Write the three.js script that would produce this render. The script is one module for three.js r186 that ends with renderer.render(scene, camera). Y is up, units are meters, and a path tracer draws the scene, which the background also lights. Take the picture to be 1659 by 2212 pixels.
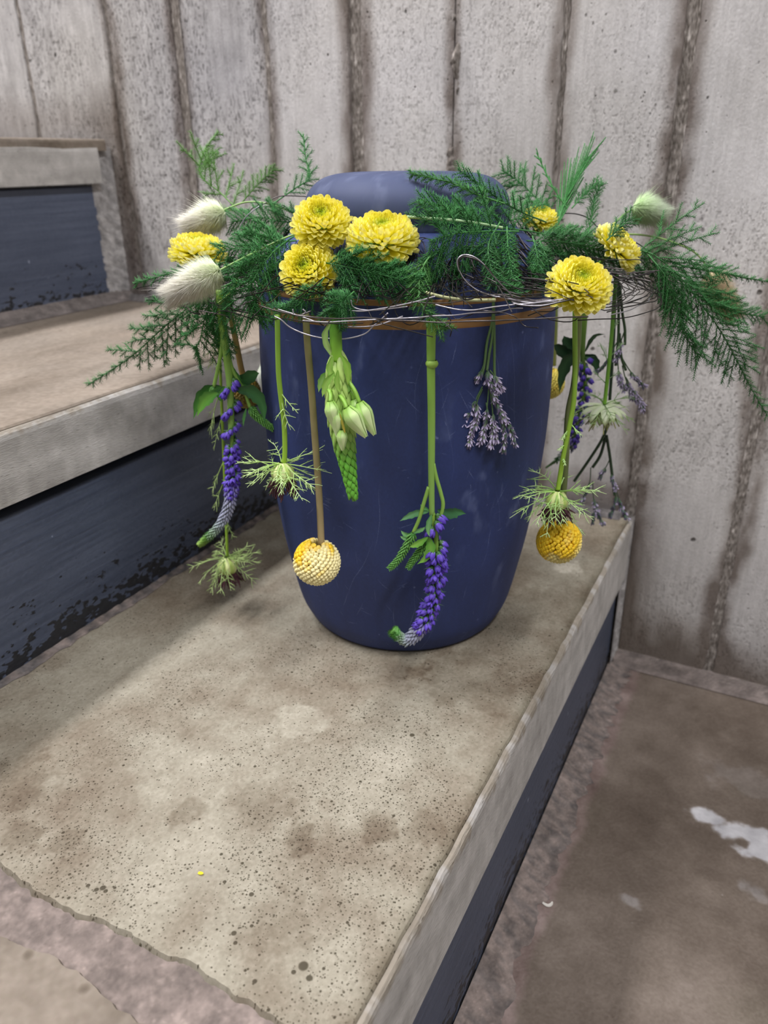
import * as THREE from 'three';
import { RectAreaLightUniformsLib } from 'three/addons/lights/RectAreaLightUniformsLib.js';

// ------------------------------------------------------------------ camera, light, exposure
const V = (x, y, z) => new THREE.Vector3(x, y, z);
const H = 0.32;                              // camera height above the tread the urn stands on, metres
const FPX = 1683;                            // focal length in pixels of a 1659 x 2212 picture
const RIGHT = V(0.888327, -0.013592, -0.45901), UP = V(-0.178219, 0.911011, -0.371884), BACK = V(0.423218, 0.412159, 0.806853);
const CAM = V(0.7336 * H, H, 1.5081 * H);
const scene = new THREE.Scene();
scene.background = new THREE.Color(0x101010);
const camera = new THREE.PerspectiveCamera(2 * Math.atan(1106 / FPX) * 180 / Math.PI, 1659 / 2212, 0.02, 30);
camera.position.copy(CAM);
camera.quaternion.setFromRotationMatrix(new THREE.Matrix4().makeBasis(RIGHT, UP, BACK));
camera.focus = 0.425;
camera.userData.fStop = 9.5;
scene.add(camera);
const renderer = new THREE.WebGLRenderer({ antialias: true });
renderer.toneMapping = THREE.LinearToneMapping;
renderer.toneMappingExposure = 1.34;
renderer.shadowMap.enabled = true;
RectAreaLightUniformsLib.init();
const CEIL = 2.45;
// ceiling luminaires: [x, z, width, length, intensity]
const LAMPS = [[-1.16, 0.55, 0.2, 1.5, 66], [1.05, 0.8, 0.2, 1.6, 42], [0.1, 2.1, 1.5, 0.2, 11]];

// ------------------------------------------------------------------ small helpers
let seed = 20240611;
const rnd = () => { seed |= 0; seed = seed + 0x6D2B79F5 | 0; let t = Math.imul(seed ^ seed >>> 15, 1 | seed); t = t + Math.imul(t ^ t >>> 7, 61 | t) ^ t; return ((t ^ t >>> 14) >>> 0) / 4294967296; };
const reseed = (n) => { seed = n; };
const rr = (a, b) => a + (b - a) * rnd();
const lerp = (a, b, t) => a + (b - a) * t;
const clamp = (x, a = 0, b = 1) => Math.min(b, Math.max(a, x));
const sstep = (a, b, x) => { const t = clamp((x - a) / (b - a)); return t * t * (3 - 2 * t); };
const C = (hex) => { const c = new THREE.Color(hex); return [c.r, c.g, c.b]; };
const mix = (a, b, t) => [lerp(a[0], b[0], t), lerp(a[1], b[1], t), lerp(a[2], b[2], t)];
const vary = (c, k) => { const f = 1 + rr(-k, k); return [c[0] * f, c[1] * f, c[2] * f]; };

// where a direction seen in the photograph meets a level plane, or an upright plane that faces the camera
const ray = (px, py) => V(0, 0, 0).addScaledVector(RIGHT, px - 829.5).addScaledVector(UP, 1106 - py).addScaledVector(BACK, -FPX).normalize();
const AX = V(-CAM.x, 0, -CAM.z), AXL = AX.length(); AX.normalize();     // level direction from the camera to the urn's axis
const atY = (px, py, y) => { const d = ray(px, py); return d.multiplyScalar((y - CAM.y) / d.y).add(CAM); };
const atK = (px, py, k) => { const d = ray(px, py); return d.multiplyScalar((AXL - k) / d.dot(AX)).add(CAM); };
const kOf = (p) => AXL - p.clone().sub(CAM).dot(AX);
const mpp = (p) => -p.clone().sub(CAM).dot(BACK) / FPX;                  // metres per pixel at a point
const SIDE = V(-AX.z, 0, AX.x);                                         // level, to the right as seen from the camera

// value noise
const NZ = new Float32Array(65536); { reseed(77); for (let i = 0; i < 65536; i++) NZ[i] = rnd(); }
const vn = (x, y) => {
  const xi = Math.floor(x), yi = Math.floor(y); let fx = x - xi, fy = y - yi; fx = fx * fx * (3 - 2 * fx); fy = fy * fy * (3 - 2 * fy);
  const a = xi & 255, b = (xi + 1) & 255, c = (yi & 255) << 8, d = ((yi + 1) & 255) << 8;
  const p = NZ[c + a], q = NZ[c + b], r = NZ[d + a], s = NZ[d + b];
  return p + (q - p) * fx + (r - p + (p - q - r + s) * fx) * fy;
};
const fbm = (x, y, o = 4) => { let s = 0, a = 0.5, n = 0; for (let i = 0; i < o; i++) { s += a * vn(x, y); n += a; x = x * 2.03 + 17.1; y = y * 2.03 + 9.7; a *= 0.5; } return s / n; };

// collects vertices, builds one named mesh
class MB {
  constructor() { this.p = []; this.c = []; this.i = []; this.u = []; }
  v(p, c, u = 0, w = 0) { this.p.push(p.x, p.y, p.z); this.c.push(c[0], c[1], c[2]); this.u.push(u, w); return this.p.length / 3 - 1; }
  tri(a, b, c) { this.i.push(a, b, c); }
  quad(a, b, c, d) { this.i.push(a, b, c, a, c, d); }
  grid(nu, nv, f) {                                        // f(i / nu, j / nv) -> [point, colour, u, v]
    const base = this.p.length / 3;
    for (let j = 0; j <= nv; j++) for (let i = 0; i <= nu; i++) { const [p, c, u, w] = f(i / nu, j / nv); this.v(p, c, u, w); }
    for (let j = 0; j < nv; j++) for (let i = 0; i < nu; i++) { const a = base + j * (nu + 1) + i; this.quad(a, a + 1, a + nu + 2, a + nu + 1); }
  }
  tube(pts, r, col, sides = 6, n = 0, cap = true) {        // round rod along a smooth path
    const cv = pts.length > 2 || n ? new THREE.CatmullRomCurve3(pts, false, 'centripetal') : new THREE.LineCurve3(pts[0], pts[1]);
    const N = n || (pts.length > 2 ? pts.length * 4 : 1);
    let t0 = cv.getTangent(0), nn = V(0.31, 0.52, 0.79).cross(t0).normalize();
    const base = this.p.length / 3;
    for (let j = 0; j <= N; j++) {
      const t = j / N, p = cv.getPoint(t), tg = cv.getTangent(t);
      nn.addScaledVector(tg, -nn.dot(tg)).normalize(); const bb = tg.clone().cross(nn);
      const rad = typeof r === 'function' ? r(t) : r, cc = typeof col === 'function' ? col(t) : col;
      for (let i = 0; i < sides; i++) { const a = i / sides * 2 * Math.PI; this.v(p.clone().addScaledVector(nn, Math.cos(a) * rad).addScaledVector(bb, Math.sin(a) * rad), cc); }
    }
    for (let j = 0; j < N; j++) for (let i = 0; i < sides; i++) { const a = base + j * sides + i, b = base + j * sides + (i + 1) % sides; this.quad(a, b, b + sides, a + sides); }
    if (cap) for (const j of [0, N]) {
      const p = cv.getPoint(j / N), cc = typeof col === 'function' ? col(j / N) : col, k = this.v(p, cc), b0 = base + j * sides;
      for (let i = 0; i < sides; i++) j ? this.tri(b0 + i, b0 + (i + 1) % sides, k) : this.tri(b0 + (i + 1) % sides, b0 + i, k);
    }
    return cv;
  }
  spike(b, d, len, w, c0, c1) {                            // slim three-sided needle
    const x = Math.abs(d.y) < 0.9 ? V(0, 1, 0) : V(1, 0, 0), n = x.cross(d).normalize(), m = d.clone().cross(n);
    const k = this.p.length / 3;
    for (let i = 0; i < 3; i++) { const a = i * 2.0944; this.v(b.clone().addScaledVector(n, Math.cos(a) * w).addScaledVector(m, Math.sin(a) * w), c0); }
    this.v(b.clone().addScaledVector(d, len), c1);
    this.tri(k, k + 1, k + 3); this.tri(k + 1, k + 2, k + 3); this.tri(k + 2, k, k + 3);
  }
  lathe(b, d, len, prof, col, sides = 8, n = 6, flat = 1, side = null) {   // body of revolution from b along d; flat squeezes it
    const x = side ? side.clone() : (Math.abs(d.y) < 0.9 ? V(0, 1, 0) : V(1, 0, 0)), nn = x.cross(d).normalize(), m = d.clone().cross(nn), base = this.p.length / 3;
    for (let j = 0; j <= n; j++) { const t = j / n, r = prof(t), cc = typeof col === 'function' ? col(t) : col, p = b.clone().addScaledVector(d, len * t);
      for (let i = 0; i < sides; i++) { const a = i / sides * 2 * Math.PI; this.v(p.clone().addScaledVector(nn, Math.cos(a) * r).addScaledVector(m, Math.sin(a) * r * flat), cc); } }
    for (let j = 0; j < n; j++) for (let i = 0; i < sides; i++) { const a = base + j * sides + i, q = base + j * sides + (i + 1) % sides; this.quad(a, q, q + sides, a + sides); }
  }
  leaf(pts, w, face, col, n = 10, fold = 0.25) {           // blade along a path, lifted at its edges
    const cv = new THREE.CatmullRomCurve3(pts, false, 'centripetal');
    this.grid(4, n, (u, t) => {
      const p = cv.getPoint(t), tg = cv.getTangent(t), s = face.clone().cross(tg).normalize(), f = tg.clone().cross(s), q = u * 2 - 1, ww = w(t);
      return [p.addScaledVector(s, q * ww).addScaledVector(f, Math.abs(q) * ww * fold), typeof col === 'function' ? col(t, q) : col];
    });
  }
  geo() {
    const g = new THREE.BufferGeometry();
    g.setAttribute('position', new THREE.Float32BufferAttribute(this.p, 3)); g.setAttribute('color', new THREE.Float32BufferAttribute(this.c, 3)); g.setAttribute('uv', new THREE.Float32BufferAttribute(this.u, 2));
    g.setIndex(this.i); g.computeVertexNormals(); return g;
  }
  build(name, mat, parent, kind) { return put(name, this.geo(), mat, parent, kind); }
}
function put(name, geo, mat, parent, kind) {
  const m = new THREE.Mesh(geo, mat); m.name = name; m.castShadow = m.receiveShadow = true; parent.add(m);
  if (kind) m.userData.kind = kind;
  return m;
}
const used = {};
const numbered = (n) => { const k = used[n] = (used[n] ?? -1) + 1; return k ? n + '_' + String(k).padStart(3, '0') : n; };
function thing(name, label, category, group) { const o = new THREE.Group(); o.name = numbered(name); o.userData = { label, category }; if (group) o.userData.group = group; scene.add(o); return o; }
function setting(name) { const o = new THREE.Group(); o.name = name; o.userData.kind = 'structure'; scene.add(o); return o; }
// textures: f(x, y in 0..1) -> [r, g, b (0..255), height 0..1]
function textures(w, h, f, bumpToo = true) {
  const a = new Uint8Array(w * h * 4), b = bumpToo ? new Uint8Array(w * h * 4) : null;
  for (let j = 0; j < h; j++) for (let i = 0; i < w; i++) {
    const r = f((i + 0.5) / w, (j + 0.5) / h), k = (j * w + i) * 4;
    a[k] = clamp(r[0], 0, 255); a[k + 1] = clamp(r[1], 0, 255); a[k + 2] = clamp(r[2], 0, 255); a[k + 3] = 255;
    if (b) { b[k] = b[k + 1] = b[k + 2] = clamp(r[3] * 255, 0, 255); b[k + 3] = 255; }
  }
  const mk = (d, s) => { const t = new THREE.DataTexture(d, w, h); t.magFilter = THREE.LinearFilter; t.minFilter = THREE.LinearMipmapLinearFilter; t.generateMipmaps = true; t.wrapS = t.wrapT = THREE.MirroredRepeatWrapping; if (s) t.colorSpace = THREE.SRGBColorSpace; t.needsUpdate = true; return t; };
  return [mk(a, true), b && mk(b, false)];
}
// scattered spots in a cell grid: how deep a point lies in the nearest pit (0 outside)
function pit(x, y, cell, share, rmin, rmax, salt) {
  const cx = Math.floor(x / cell), cy = Math.floor(y / cell); let best = 0;
  for (let j = -1; j <= 1; j++) for (let i = -1; i <= 1; i++) {
    const a = (cx + i) * 3 + salt, b = (cy + j) * 5 + salt * 2, q = NZ[((b & 255) << 8) + (a & 255)];
    if (q > share) continue;
    const px = (cx + i + NZ[((b + 71 & 255) << 8) + (a & 255)]) * cell, py = (cy + j + NZ[((b & 255) << 8) + (a + 53 & 255)]) * cell, r = lerp(rmin, rmax, (NZ[((b + 33 & 255) << 8) + (a + 91 & 255)]) ** 3);
    const d = Math.hypot(x - px, y - py) / r; if (d < 1) best = Math.max(best, 1 - d * d);
  }
  return best;
}
const std = (o) => new THREE.MeshStandardMaterial({ roughness: 0.85, ...o });

// ------------------------------------------------------------------ surfaces
const FLOOR = -0.1696, RISE = 0.1696, WALLZ = -0.2438, XN1 = 0.1311, XN2 = -0.1928, XN3 = -0.4852;
const W = [1, 1, 1];
const SEAMS = [[-0.471, 0.0045, 0], [-0.379, 0.006, 0], [-0.266, 0.004, 0], [-0.169, 0.012, 1], [-0.07, 0.0004, 2], [0.028, 0.0045, 0], [0.1255, 0.009, 1], [0.221, 0.007, 1]];
const wallTex = textures(2048, 2048, (u, v) => {
  const x = u * 1.2 - 0.75, y = v * 1.2 - 0.2;
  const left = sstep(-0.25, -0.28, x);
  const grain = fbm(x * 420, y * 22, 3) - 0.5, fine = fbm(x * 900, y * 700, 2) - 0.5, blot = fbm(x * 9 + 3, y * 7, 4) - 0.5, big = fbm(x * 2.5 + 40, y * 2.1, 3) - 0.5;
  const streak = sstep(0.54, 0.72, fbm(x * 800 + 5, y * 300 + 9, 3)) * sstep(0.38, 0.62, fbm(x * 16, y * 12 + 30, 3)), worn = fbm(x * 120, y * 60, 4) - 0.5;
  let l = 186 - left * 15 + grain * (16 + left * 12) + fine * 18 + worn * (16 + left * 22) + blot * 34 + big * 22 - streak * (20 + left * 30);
  let hgt = 0.6 + grain * 0.35 + fine * 0.15 - streak * 0.2;
  let warm = (fbm(x * 6 + 90, y * 5 + 11, 3) - 0.5) * 10;
  const specks = Math.max(pit(x, y * 0.6, 0.0045, 0.2 + left * 0.3, 0.0003, 0.0011, 5), pit(x, y * 0.8, 0.011, 0.2 + left * 0.25, 0.0005, 0.0018, 14)) * sstep(0.3, 0.6, fbm(x * 22, y * 16, 3)), holes = pit(x + (fbm(x * 300, y * 300, 2) - 0.5) * 0.002, y, 0.04, 0.35, 0.0006, 0.0027, 9);
  l -= specks * 62 + Math.min(1, holes * 2.2) * 92; hgt -= specks * 0.3 + holes * 0.6;
  let stain = 0;
  for (const [sx, sw, kind] of SEAMS) {
    const wob = (fbm(y * 14 + sx * 91, sx * 50, 3) - 0.5) * 0.018, d = Math.abs(x - sx + wob);
    stain = Math.max(stain, (kind ? 1.0 : 0.8) * sstep(sw * 1.1 + 0.011, sw * 0.4, d) * (0.1 + 1.5 * fbm(x * 110, y * 46, 4)));
  }
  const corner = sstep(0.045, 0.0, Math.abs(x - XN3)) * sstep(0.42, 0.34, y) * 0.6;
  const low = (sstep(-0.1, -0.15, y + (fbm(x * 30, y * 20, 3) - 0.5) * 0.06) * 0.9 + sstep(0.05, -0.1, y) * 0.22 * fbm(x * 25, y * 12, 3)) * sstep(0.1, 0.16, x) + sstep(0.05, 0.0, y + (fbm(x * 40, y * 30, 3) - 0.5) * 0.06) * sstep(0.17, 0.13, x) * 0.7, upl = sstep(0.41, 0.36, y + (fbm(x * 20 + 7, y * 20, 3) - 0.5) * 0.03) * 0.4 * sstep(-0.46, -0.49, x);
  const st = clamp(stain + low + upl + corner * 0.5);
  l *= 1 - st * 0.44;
  return [l + 1 + warm * 0.3 + st * 3, l - 2 - st * 3, l - 5 - warm - st * 7, hgt];
});
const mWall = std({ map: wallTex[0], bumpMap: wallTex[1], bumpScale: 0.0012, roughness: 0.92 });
const jointTex = textures(256, 1024, (u, v) => {
  const n = fbm(u * 60, v * 240, 4), g = pit(u, v * 4, 0.05, 0.5, 0.01, 0.03, 3), k = 112 + (n - 0.5) * 100 + g * 40;
  return [k + 6, k - 1, k - 8, n];
});
const mJoint = std({ map: jointTex[0], bumpMap: jointTex[1], bumpScale: 0.0008, roughness: 0.95 });

// blotches that lie on the urn's tread: [px, py, radius m, strength] (brown > 0, pale < 0)
const BLOT = [[905, 1452, 0.011, 0.5], [405, 1760, 0.012, 0.5], [645, 1812, 0.012, 0.55], [705, 1738, 0.008, 0.3], [555, 1735, 0.02, 0.35], [60, 1800, 0.013, 0.4], [145, 1822, 0.012, 0.35], [810, 1790, 0.012, 0.4], [920, 1790, 0.014, 0.35], [1230, 1225, 0.013, -0.75], [650, 1560, 0.02, -0.35], [30, 1690, 0.025, 0.4], [1010, 1470, 0.04, 0.3], [1200, 1300, 0.035, 0.28], [600, 1990, 0.02, 0.25], [460, 1650, 0.04, -0.2]]
  .map(([a, b, r, s]) => { const p = atY(a, b, 0); return [p.x, p.z, r, s]; });
const PITS = [[655, 2087, 0.0022], [668, 2113, 0.0014], [634, 2100, 0.001], [505, 2016, 0.0012], [508, 2037, 0.0009], [222, 1918, 0.0014], [208, 1922, 0.0011], [190, 1913, 0.001], [228, 1925, 0.001], [543, 1932, 0.0012], [550, 2120, 0.001], [485, 1905, 0.0009], [890, 1588, 0.0015], [880, 1570, 0.0008]]
  .map(([a, b, r]) => { const p = atY(a, b, 0); return [p.x, p.z, r]; });
const treadTex = textures(1228, 2048, (u, v) => {
  const x = u * 0.34 - 0.2, z = v * 0.6 - 0.26;
  const big = fbm(x * 14 + 4, z * 11 + 2, 4) - 0.5, mid = fbm(x * 55, z * 60, 4) - 0.5, fine = fbm(x * 700, z * 620, 3) - 0.5, str = fbm(x * 60 + 31, z * 18 + 5, 4) - 0.5;
  let br = big * 0.9 + mid * 0.75 + str * 0.45, l = 133 + fine * 28 - br * 42, hgt = 0.62 + fine * 0.3;
  let brown = clamp(br * 1.2 + 0.15);
  for (const [bx, bz, r, s] of BLOT) { const d = Math.hypot(x - bx, z - bz) / r + (fbm(x * 160, z * 160, 3) - 0.5) * 1.1, w = sstep(1.05, 0.55, d); if (s > 0) { l -= w * s * 46; brown += w * s * 0.7; } else { l -= w * s * 42; brown += w * s * 0.8; } }
  const dens = sstep(0.4, 0.64, fbm(x * 24 + 21, z * 20 + 8, 4)) * sstep(-0.15, 0.1, x + z * 0.75);
  const a = pit(x, z, 0.0017, 0.07 + 0.33 * dens, 0.0002, 0.0006, 4), b = Math.max(pit(x, z, 0.0055, 0.03 + 0.4 * dens, 0.0003, 0.0009, 12), pit(x * 0.8, z, 0.0012, 0.05 + 0.2 * dens, 0.00012, 0.0004, 21) * 0.7);
  let c = 0; for (const [px, pz, r] of PITS) { const d = Math.hypot(x - px, z - pz) / r; if (d < 1.2) c = Math.max(c, sstep(1.15, 0.7, d)); }
  const dark = clamp(a * 1.2 + b * 1.7 + c);
  l = lerp(l, 48, dark * 0.8); hgt -= dark * 0.6; brown = clamp(brown);
  const edge = sstep(0.012, 0.002, Math.abs(x - XN1)) * 0.25; l *= 1 - edge * (0.4 + fbm(x * 200, z * 60, 3));
  return [l + 2 - brown * 4, l - 4 - brown * 11, l - 20 - brown * 11, hgt];
});
const mTread = std({ map: treadTex[0], bumpMap: treadTex[1], bumpScale: 0.0009, roughness: 0.78 });
// general worn concrete with streaks along z; used for the other treads, the nosings and the landing
const dullTex = textures(1024, 1024, (u, v) => {
  const x = u, z = v, a = fbm(x * 26, z * 7 + 4, 4) - 0.5, b = fbm(x * 9 + 50, z * 9, 4) - 0.5, f = fbm(x * 330, z * 330, 2) - 0.5, s = pit(x, z, 0.02, 0.25, 0.001, 0.003, 6);
  const l = 112 + a * 54 + b * 46 + f * 22 - s * 30;
  return [l + 5, l - 5 - b * 6, l - 17 - b * 12, 0.6 + f * 0.3 + a * 0.2 - s * 0.4];
});
const mDull = std({ map: dullTex[0], bumpMap: dullTex[1], bumpScale: 0.0012, roughness: 0.82 });
const noseTex = textures(1024, 512, (u, v) => {
  const x = u, y = v, drip = fbm(x * 130, y * 4, 3) - 0.5, b = fbm(x * 14 + 50, y * 5, 4) - 0.5, f = fbm(x * 500, y * 160, 2) - 0.5, s = pit(x, y * 0.5, 0.012, 0.1, 0.0008, 0.002, 6);
  const top = sstep(0.86, 1.02, y + drip * 0.35), l = 172 + drip * 36 + b * 48 + f * 16 - s * 60 - top * 46;
  return [l + 1 + top * 5, l - 2, l - 7 - top * 8, 0.6 + drip * 0.3 + f * 0.3 - s * 0.5];
});
const mNose = std({ map: noseTex[0], bumpMap: noseTex[1], bumpScale: 0.0008, roughness: 0.85 });
const SPOT = [[1610, 1800, 0.027, 0.012], [1530, 1765, 0.02, 0.008], [1655, 1835, 0.02, 0.014], [1360, 1945, 0.008, 0.005], [1630, 1925, 0.012, 0.01], [1620, 1490, 0.03, 0.004], [1600, 1680, 0.03, 0.02]].map(([a, b, r, q], i) => { const p = atY(a, b, FLOOR); return [p.x, p.z, r, q, i < 3 ? 1 : i === 5 ? 0.5 : i === 6 ? 0.2 : 0.45]; });
const floorTex = textures(1400, 1400, (u, v) => {
  const x = u * 0.7 + 0.1, z = v * 0.9 - 0.26, a = fbm(x * 12, z * 10 + 4, 5) - 0.5, b = fbm(x * 5 + 50, z * 4, 3) - 0.5, f = fbm(x * 600, z * 600, 2) - 0.5, m = fbm(x * 60, z * 60, 4) - 0.5;
  let l = 87 + a * 60 + b * 46 + f * 16 + m * 26, pale = 0;
  for (const [sx, sz, rx, rz, s] of SPOT) { const d = Math.hypot((x - sx) / rx, (z - sz) / rz) + (fbm(x * 70, z * 70, 4) - 0.5) * 1.7; pale = Math.max(pale, s * sstep(1.1, 0.55, d)); }
  pale = Math.max(pale, pit(x, z, 0.03, 0.12, 0.0008, 0.003, 15) * 0.5 * sstep(0.5, 0.7, fbm(x * 20, z * 20, 2)));
  const strip = sstep(0.03, 0.022, x - XN1 + (fbm(z * 60, 3, 3) - 0.5) * 0.012); l += strip * (16 + m * 40);
  const green = sstep(0.5, 0.7, fbm(x * 7 + 12, z * 7 + 3, 3)) * 5;
  l = lerp(l, 165 + m * 90, pale);
  return [l + 8 + strip * 3 - pale * 6 - green, l - 3 - strip * 2 + pale * 4, l - 13 + pale * 16 + strip * 2 - green, 0.6 + f * 0.3 + m * 0.3];
});
const mFloor = std({ map: floorTex[0], bumpMap: floorTex[1], bumpScale: 0.001, roughness: 0.62 });
// dark slate-blue paint on the risers, brushed along the step, chipped to black near its foot (v = 0)
const paintTex = textures(2048, 512, (u, v) => {
  const x = u * 1.0, y = v * 0.17, br = fbm(x * 16, y * 420, 3) - 0.5, b = fbm(x * 8, y * 20, 4) - 0.5, f = fbm(x * 400, y * 500, 2) - 0.5;
  const chip = sstep(0.58, 0.64, fbm(x * 190 + 8, y * 330 + 3, 4) * 0.75 + fbm(x * 22 + 8, y * 40, 3) * 0.25 + sstep(0.03, 0.0, y) * 0.22 - sstep(0.005, 0.045, y) * 0.09 - sstep(0.045, 0.08, y) * 0.2), top = sstep(0.112, 0.117, y + (fbm(x * 50, 2, 3) - 0.5) * 0.006) * 0.0;
  const scuff = pit(x, y * 0.6, 0.04, 0.2, 0.0006, 0.002, 8);
  const l = lerp(82 + br * 20 + b * 26 + f * 7 + scuff * 70, 38 + f * 14, Math.max(chip, top));
  return [lerp(l - 10, l - 4, chip), l - 2, lerp(l + 16, l + 3, chip), 0.7 + br * 0.2 + f * 0.2 - chip * 0.5];
});
const mPaint = std({ map: paintTex[0], bumpMap: paintTex[1], bumpScale: 0.0009, roughness: 0.5 });
const mortarTex = textures(512, 512, (u, v) => { const n = fbm(u * 24, v * 24, 4) - 0.5, f = fbm(u * 110, v * 110, 2) - 0.5, g = pit(u, v, 0.03, 0.4, 0.004, 0.012, 3), l = 205 + n * 90 + f * 40 + g * 25; return [l, l, l, 0.5 + n * 0.7 + f * 0.3]; });
const mMortar = std({ vertexColors: true, roughness: 0.95, map: mortarTex[0], bumpMap: mortarTex[1], bumpScale: 0.0012 });
const mBare = std({ color: new THREE.Color().setRGB(0.3, 0.295, 0.29), roughness: 0.9 });

// ------------------------------------------------------------------ the stairwell
function slab(name, box, mat, parent, uvf, bev = 0.002, jag0 = 0, jag1 = 0) {   // a block with softened upper edges; uvf(p, n) -> [u, v]
  const [x0, x1, y0, y1, z0, z1] = box, b = new MB(), prof = [[x0, y0], [x0, y1]];
  prof.push([x1 - bev * 2, y1], [x1 - bev * 0.9, y1 - bev * 0.25], [x1 - bev * 0.25, y1 - bev * 0.9], [x1, y1 - bev * 2], [x1, y0]);
  for (let k = 0; k < prof.length; k++) {
    const a = prof[k], q = prof[(k + 1) % prof.length], n = V(-(a[1] - q[1]), a[0] - q[0], 0).negate();
    b.grid(k === 1 && (jag0 || jag1) ? 220 : 1, 40, (u, v) => { const p = V(lerp(a[0], q[0], u), lerp(a[1], q[1], u), lerp(z0, z1, v)); if (v === 0) p.z += jag0 * ragged(p.x, 3); if (v === 1) p.z += jag1 * ragged(p.x, 8); const e = (fbm(p.z * 90, 5, 3) - 0.5) * bev * 0.9; if (k >= 2 && k <= 4 && (k + u > 2.01) && (k + u < 4.99)) { p.x += e; p.y += e * 0.5; } const t = uvf(p, Math.abs(q[1] - a[1]) > Math.abs(q[0] - a[0])); return [p, W, t[0], t[1]]; });
  }
  for (const [z, jg, sl] of [[z0, jag0, 3], [z1, jag1, 8]]) if (jg) b.grid(220, 5, (u, v) => { const x = lerp(x0, x1 - bev * 2, u), p = V(x, lerp(y1, y0, v), z + jg * ragged(x, sl) - Math.sign(z1 - z0) * (z === z1 ? -1 : 1) * 0.002 * Math.min(1, v * 4)), t = uvf(p, false); return [p, W, t[0], t[1]]; }); else { const base = b.p.length / 3; for (const a of prof) { const p = V(a[0], a[1], z), t = uvf(p, true); b.v(p, W, t[0], t[1]); } for (let k = 1; k < prof.length - 1; k++) b.tri(base, base + k, base + k + 1); }
  return b.build(name, mat, parent);
}
const uvTread = (p) => [(p.x + 0.2) / 0.34, (p.z + 0.26) / 0.6];
const uvDull = (p, up) => up ? [p.z, p.y + p.x] : [p.x, p.z];
const uvNose = (p) => [p.z + 0.3, 1 + p.y / 0.0627];
const ragged = (x, s) => (fbm(x * 38, s, 3) - 0.5) * 1.3 + (fbm(x * 210, s + 4, 4) - 0.5) * 0.32;
// rough strip of mortar: grid over (a..b along z or x) with lumps
function rough(name, nu, nv, pos, normal, amp, col, parent, mat = mMortar) {
  const b = new MB();
  b.grid(nu, nv, (u, v) => { const p = pos(u, v), h = fbm(p.x * 260 + p.y * 170, p.z * 260 + p.y * 90, 4) - 0.5, n2 = fbm(p.x * 60, p.z * 60 + p.y * 40, 3) - 0.5; const edge = Math.min(1, Math.min(u, 1 - u) * 5); return [p.addScaledVector(normal, h * amp * edge), col(h, n2), (p.x - p.y) * 5, (p.z - p.y * 0.7) * 5]; });
  return b.build(name, mat, parent);
}
const pinkish = (h, n) => { const k = 1 + h * 0.7 + n * 0.5; return [0.275 * k, 0.222 * k, 0.195 * k]; };
const greyish = (h, n) => { const k = 1 + h * 0.7 + n * 0.5; return [0.52 * k, 0.5 * k, 0.485 * k]; };
const dirty = (h, n) => { const k = 1 + h * 0.9 + n * 0.6; return [0.17 * k, 0.155 * k, 0.15 * k]; };

const ZJ1 = atY(300, 2029, 0).z, ZJ2 = atY(140, 2094, 0).z, GAP = 0.012, ZE = WALLZ + GAP;
const NOSE1 = 0.0627, NOSE2 = 0.0495, OVER = 0.006;
{ // the step that carries the urn
  const s = setting('stair_step');
  slab('tread', [XN2 - 0.05, XN1 - 0.0035, -0.02, 0, ZE, ZJ1], mTread, s, uvTread, 0.0016, 0, 0.008);
  const nose = (z0, z1) => slab('nosing', [XN1 - 0.05, XN1, -NOSE1, -0.0018, z0, z1], mNose, s, uvNose, 0.002);
  nose(ZE, ZJ1);
  slab('tread', [XN2 - 0.05, XN1 - 0.0035, -0.021, 0.0002, ZJ2, 1.6], mDull, s, uvDull, 0.0016, 0.008, 0); nose(ZJ2, 1.6);
  slab('nosing', [XN1 - 0.05, XN1 - 0.003, -NOSE1, -0.005, ZJ1, ZJ2], mNose, s, uvNose, 0.003);
  rough('mortar_joint', 150, 26, (u, v) => V(lerp(XN2 - 0.03, XN1 - 0.004, u), -0.0021 - 0.001 * Math.sin(v * Math.PI), lerp(ZJ1 - 0.008, ZJ2 + 0.008, v)), V(0, 1, 0), 0.003, pinkish, s);
  slab('riser', [XN1 - 0.06, XN1 - OVER, FLOOR, -NOSE1, ZE + 0.006, 1.6], mPaint, s, (p) => [p.z, (p.y - FLOOR) / 0.17], 0.0005);
  rough('mortar_fillet', 5, 520, (u, v) => V(XN1 - OVER + 0.001 + u * (0.016 + 0.014 * fbm(v * 170, 4, 5)), FLOOR + 0.0005 + 0.005 * (1 - u) ** 2, lerp(ZE, 1.6, v ** 1.6)), V(0.6, 0.7, 0), 0.0025, (h, n) => mix(dirty(h, n), pinkish(h, n), clamp(0.8 + h * 2)), s);
  rough('mortar_fillet', 4, 120, (u, v) => V(lerp(-0.19, 0.12, v), 0.0005 + 0.004 * (1 - u) ** 2, ZE - 0.004 + u * 0.012), V(0, 1, 0), 0.003, dirty, s);
  rough('mortar_joint', 4, 60, (u, v) => V(XN1 - 0.004 + u * 0.004, lerp(FLOOR, 0.0, v), ZE - 0.001 + 0.0 * u).add(V(0, 0, -0.010 * u)), V(1, 0, 0.2), 0.003, greyish, s);
  rough('mortar_joint', 6, 60, (u, v) => V(XN1 - OVER + 0.003, lerp(FLOOR, 0.0, v), lerp(WALLZ - 0.002, ZE + 0.008, u)), V(1, 0, 0), 0.004, greyish, s);
}
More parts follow.
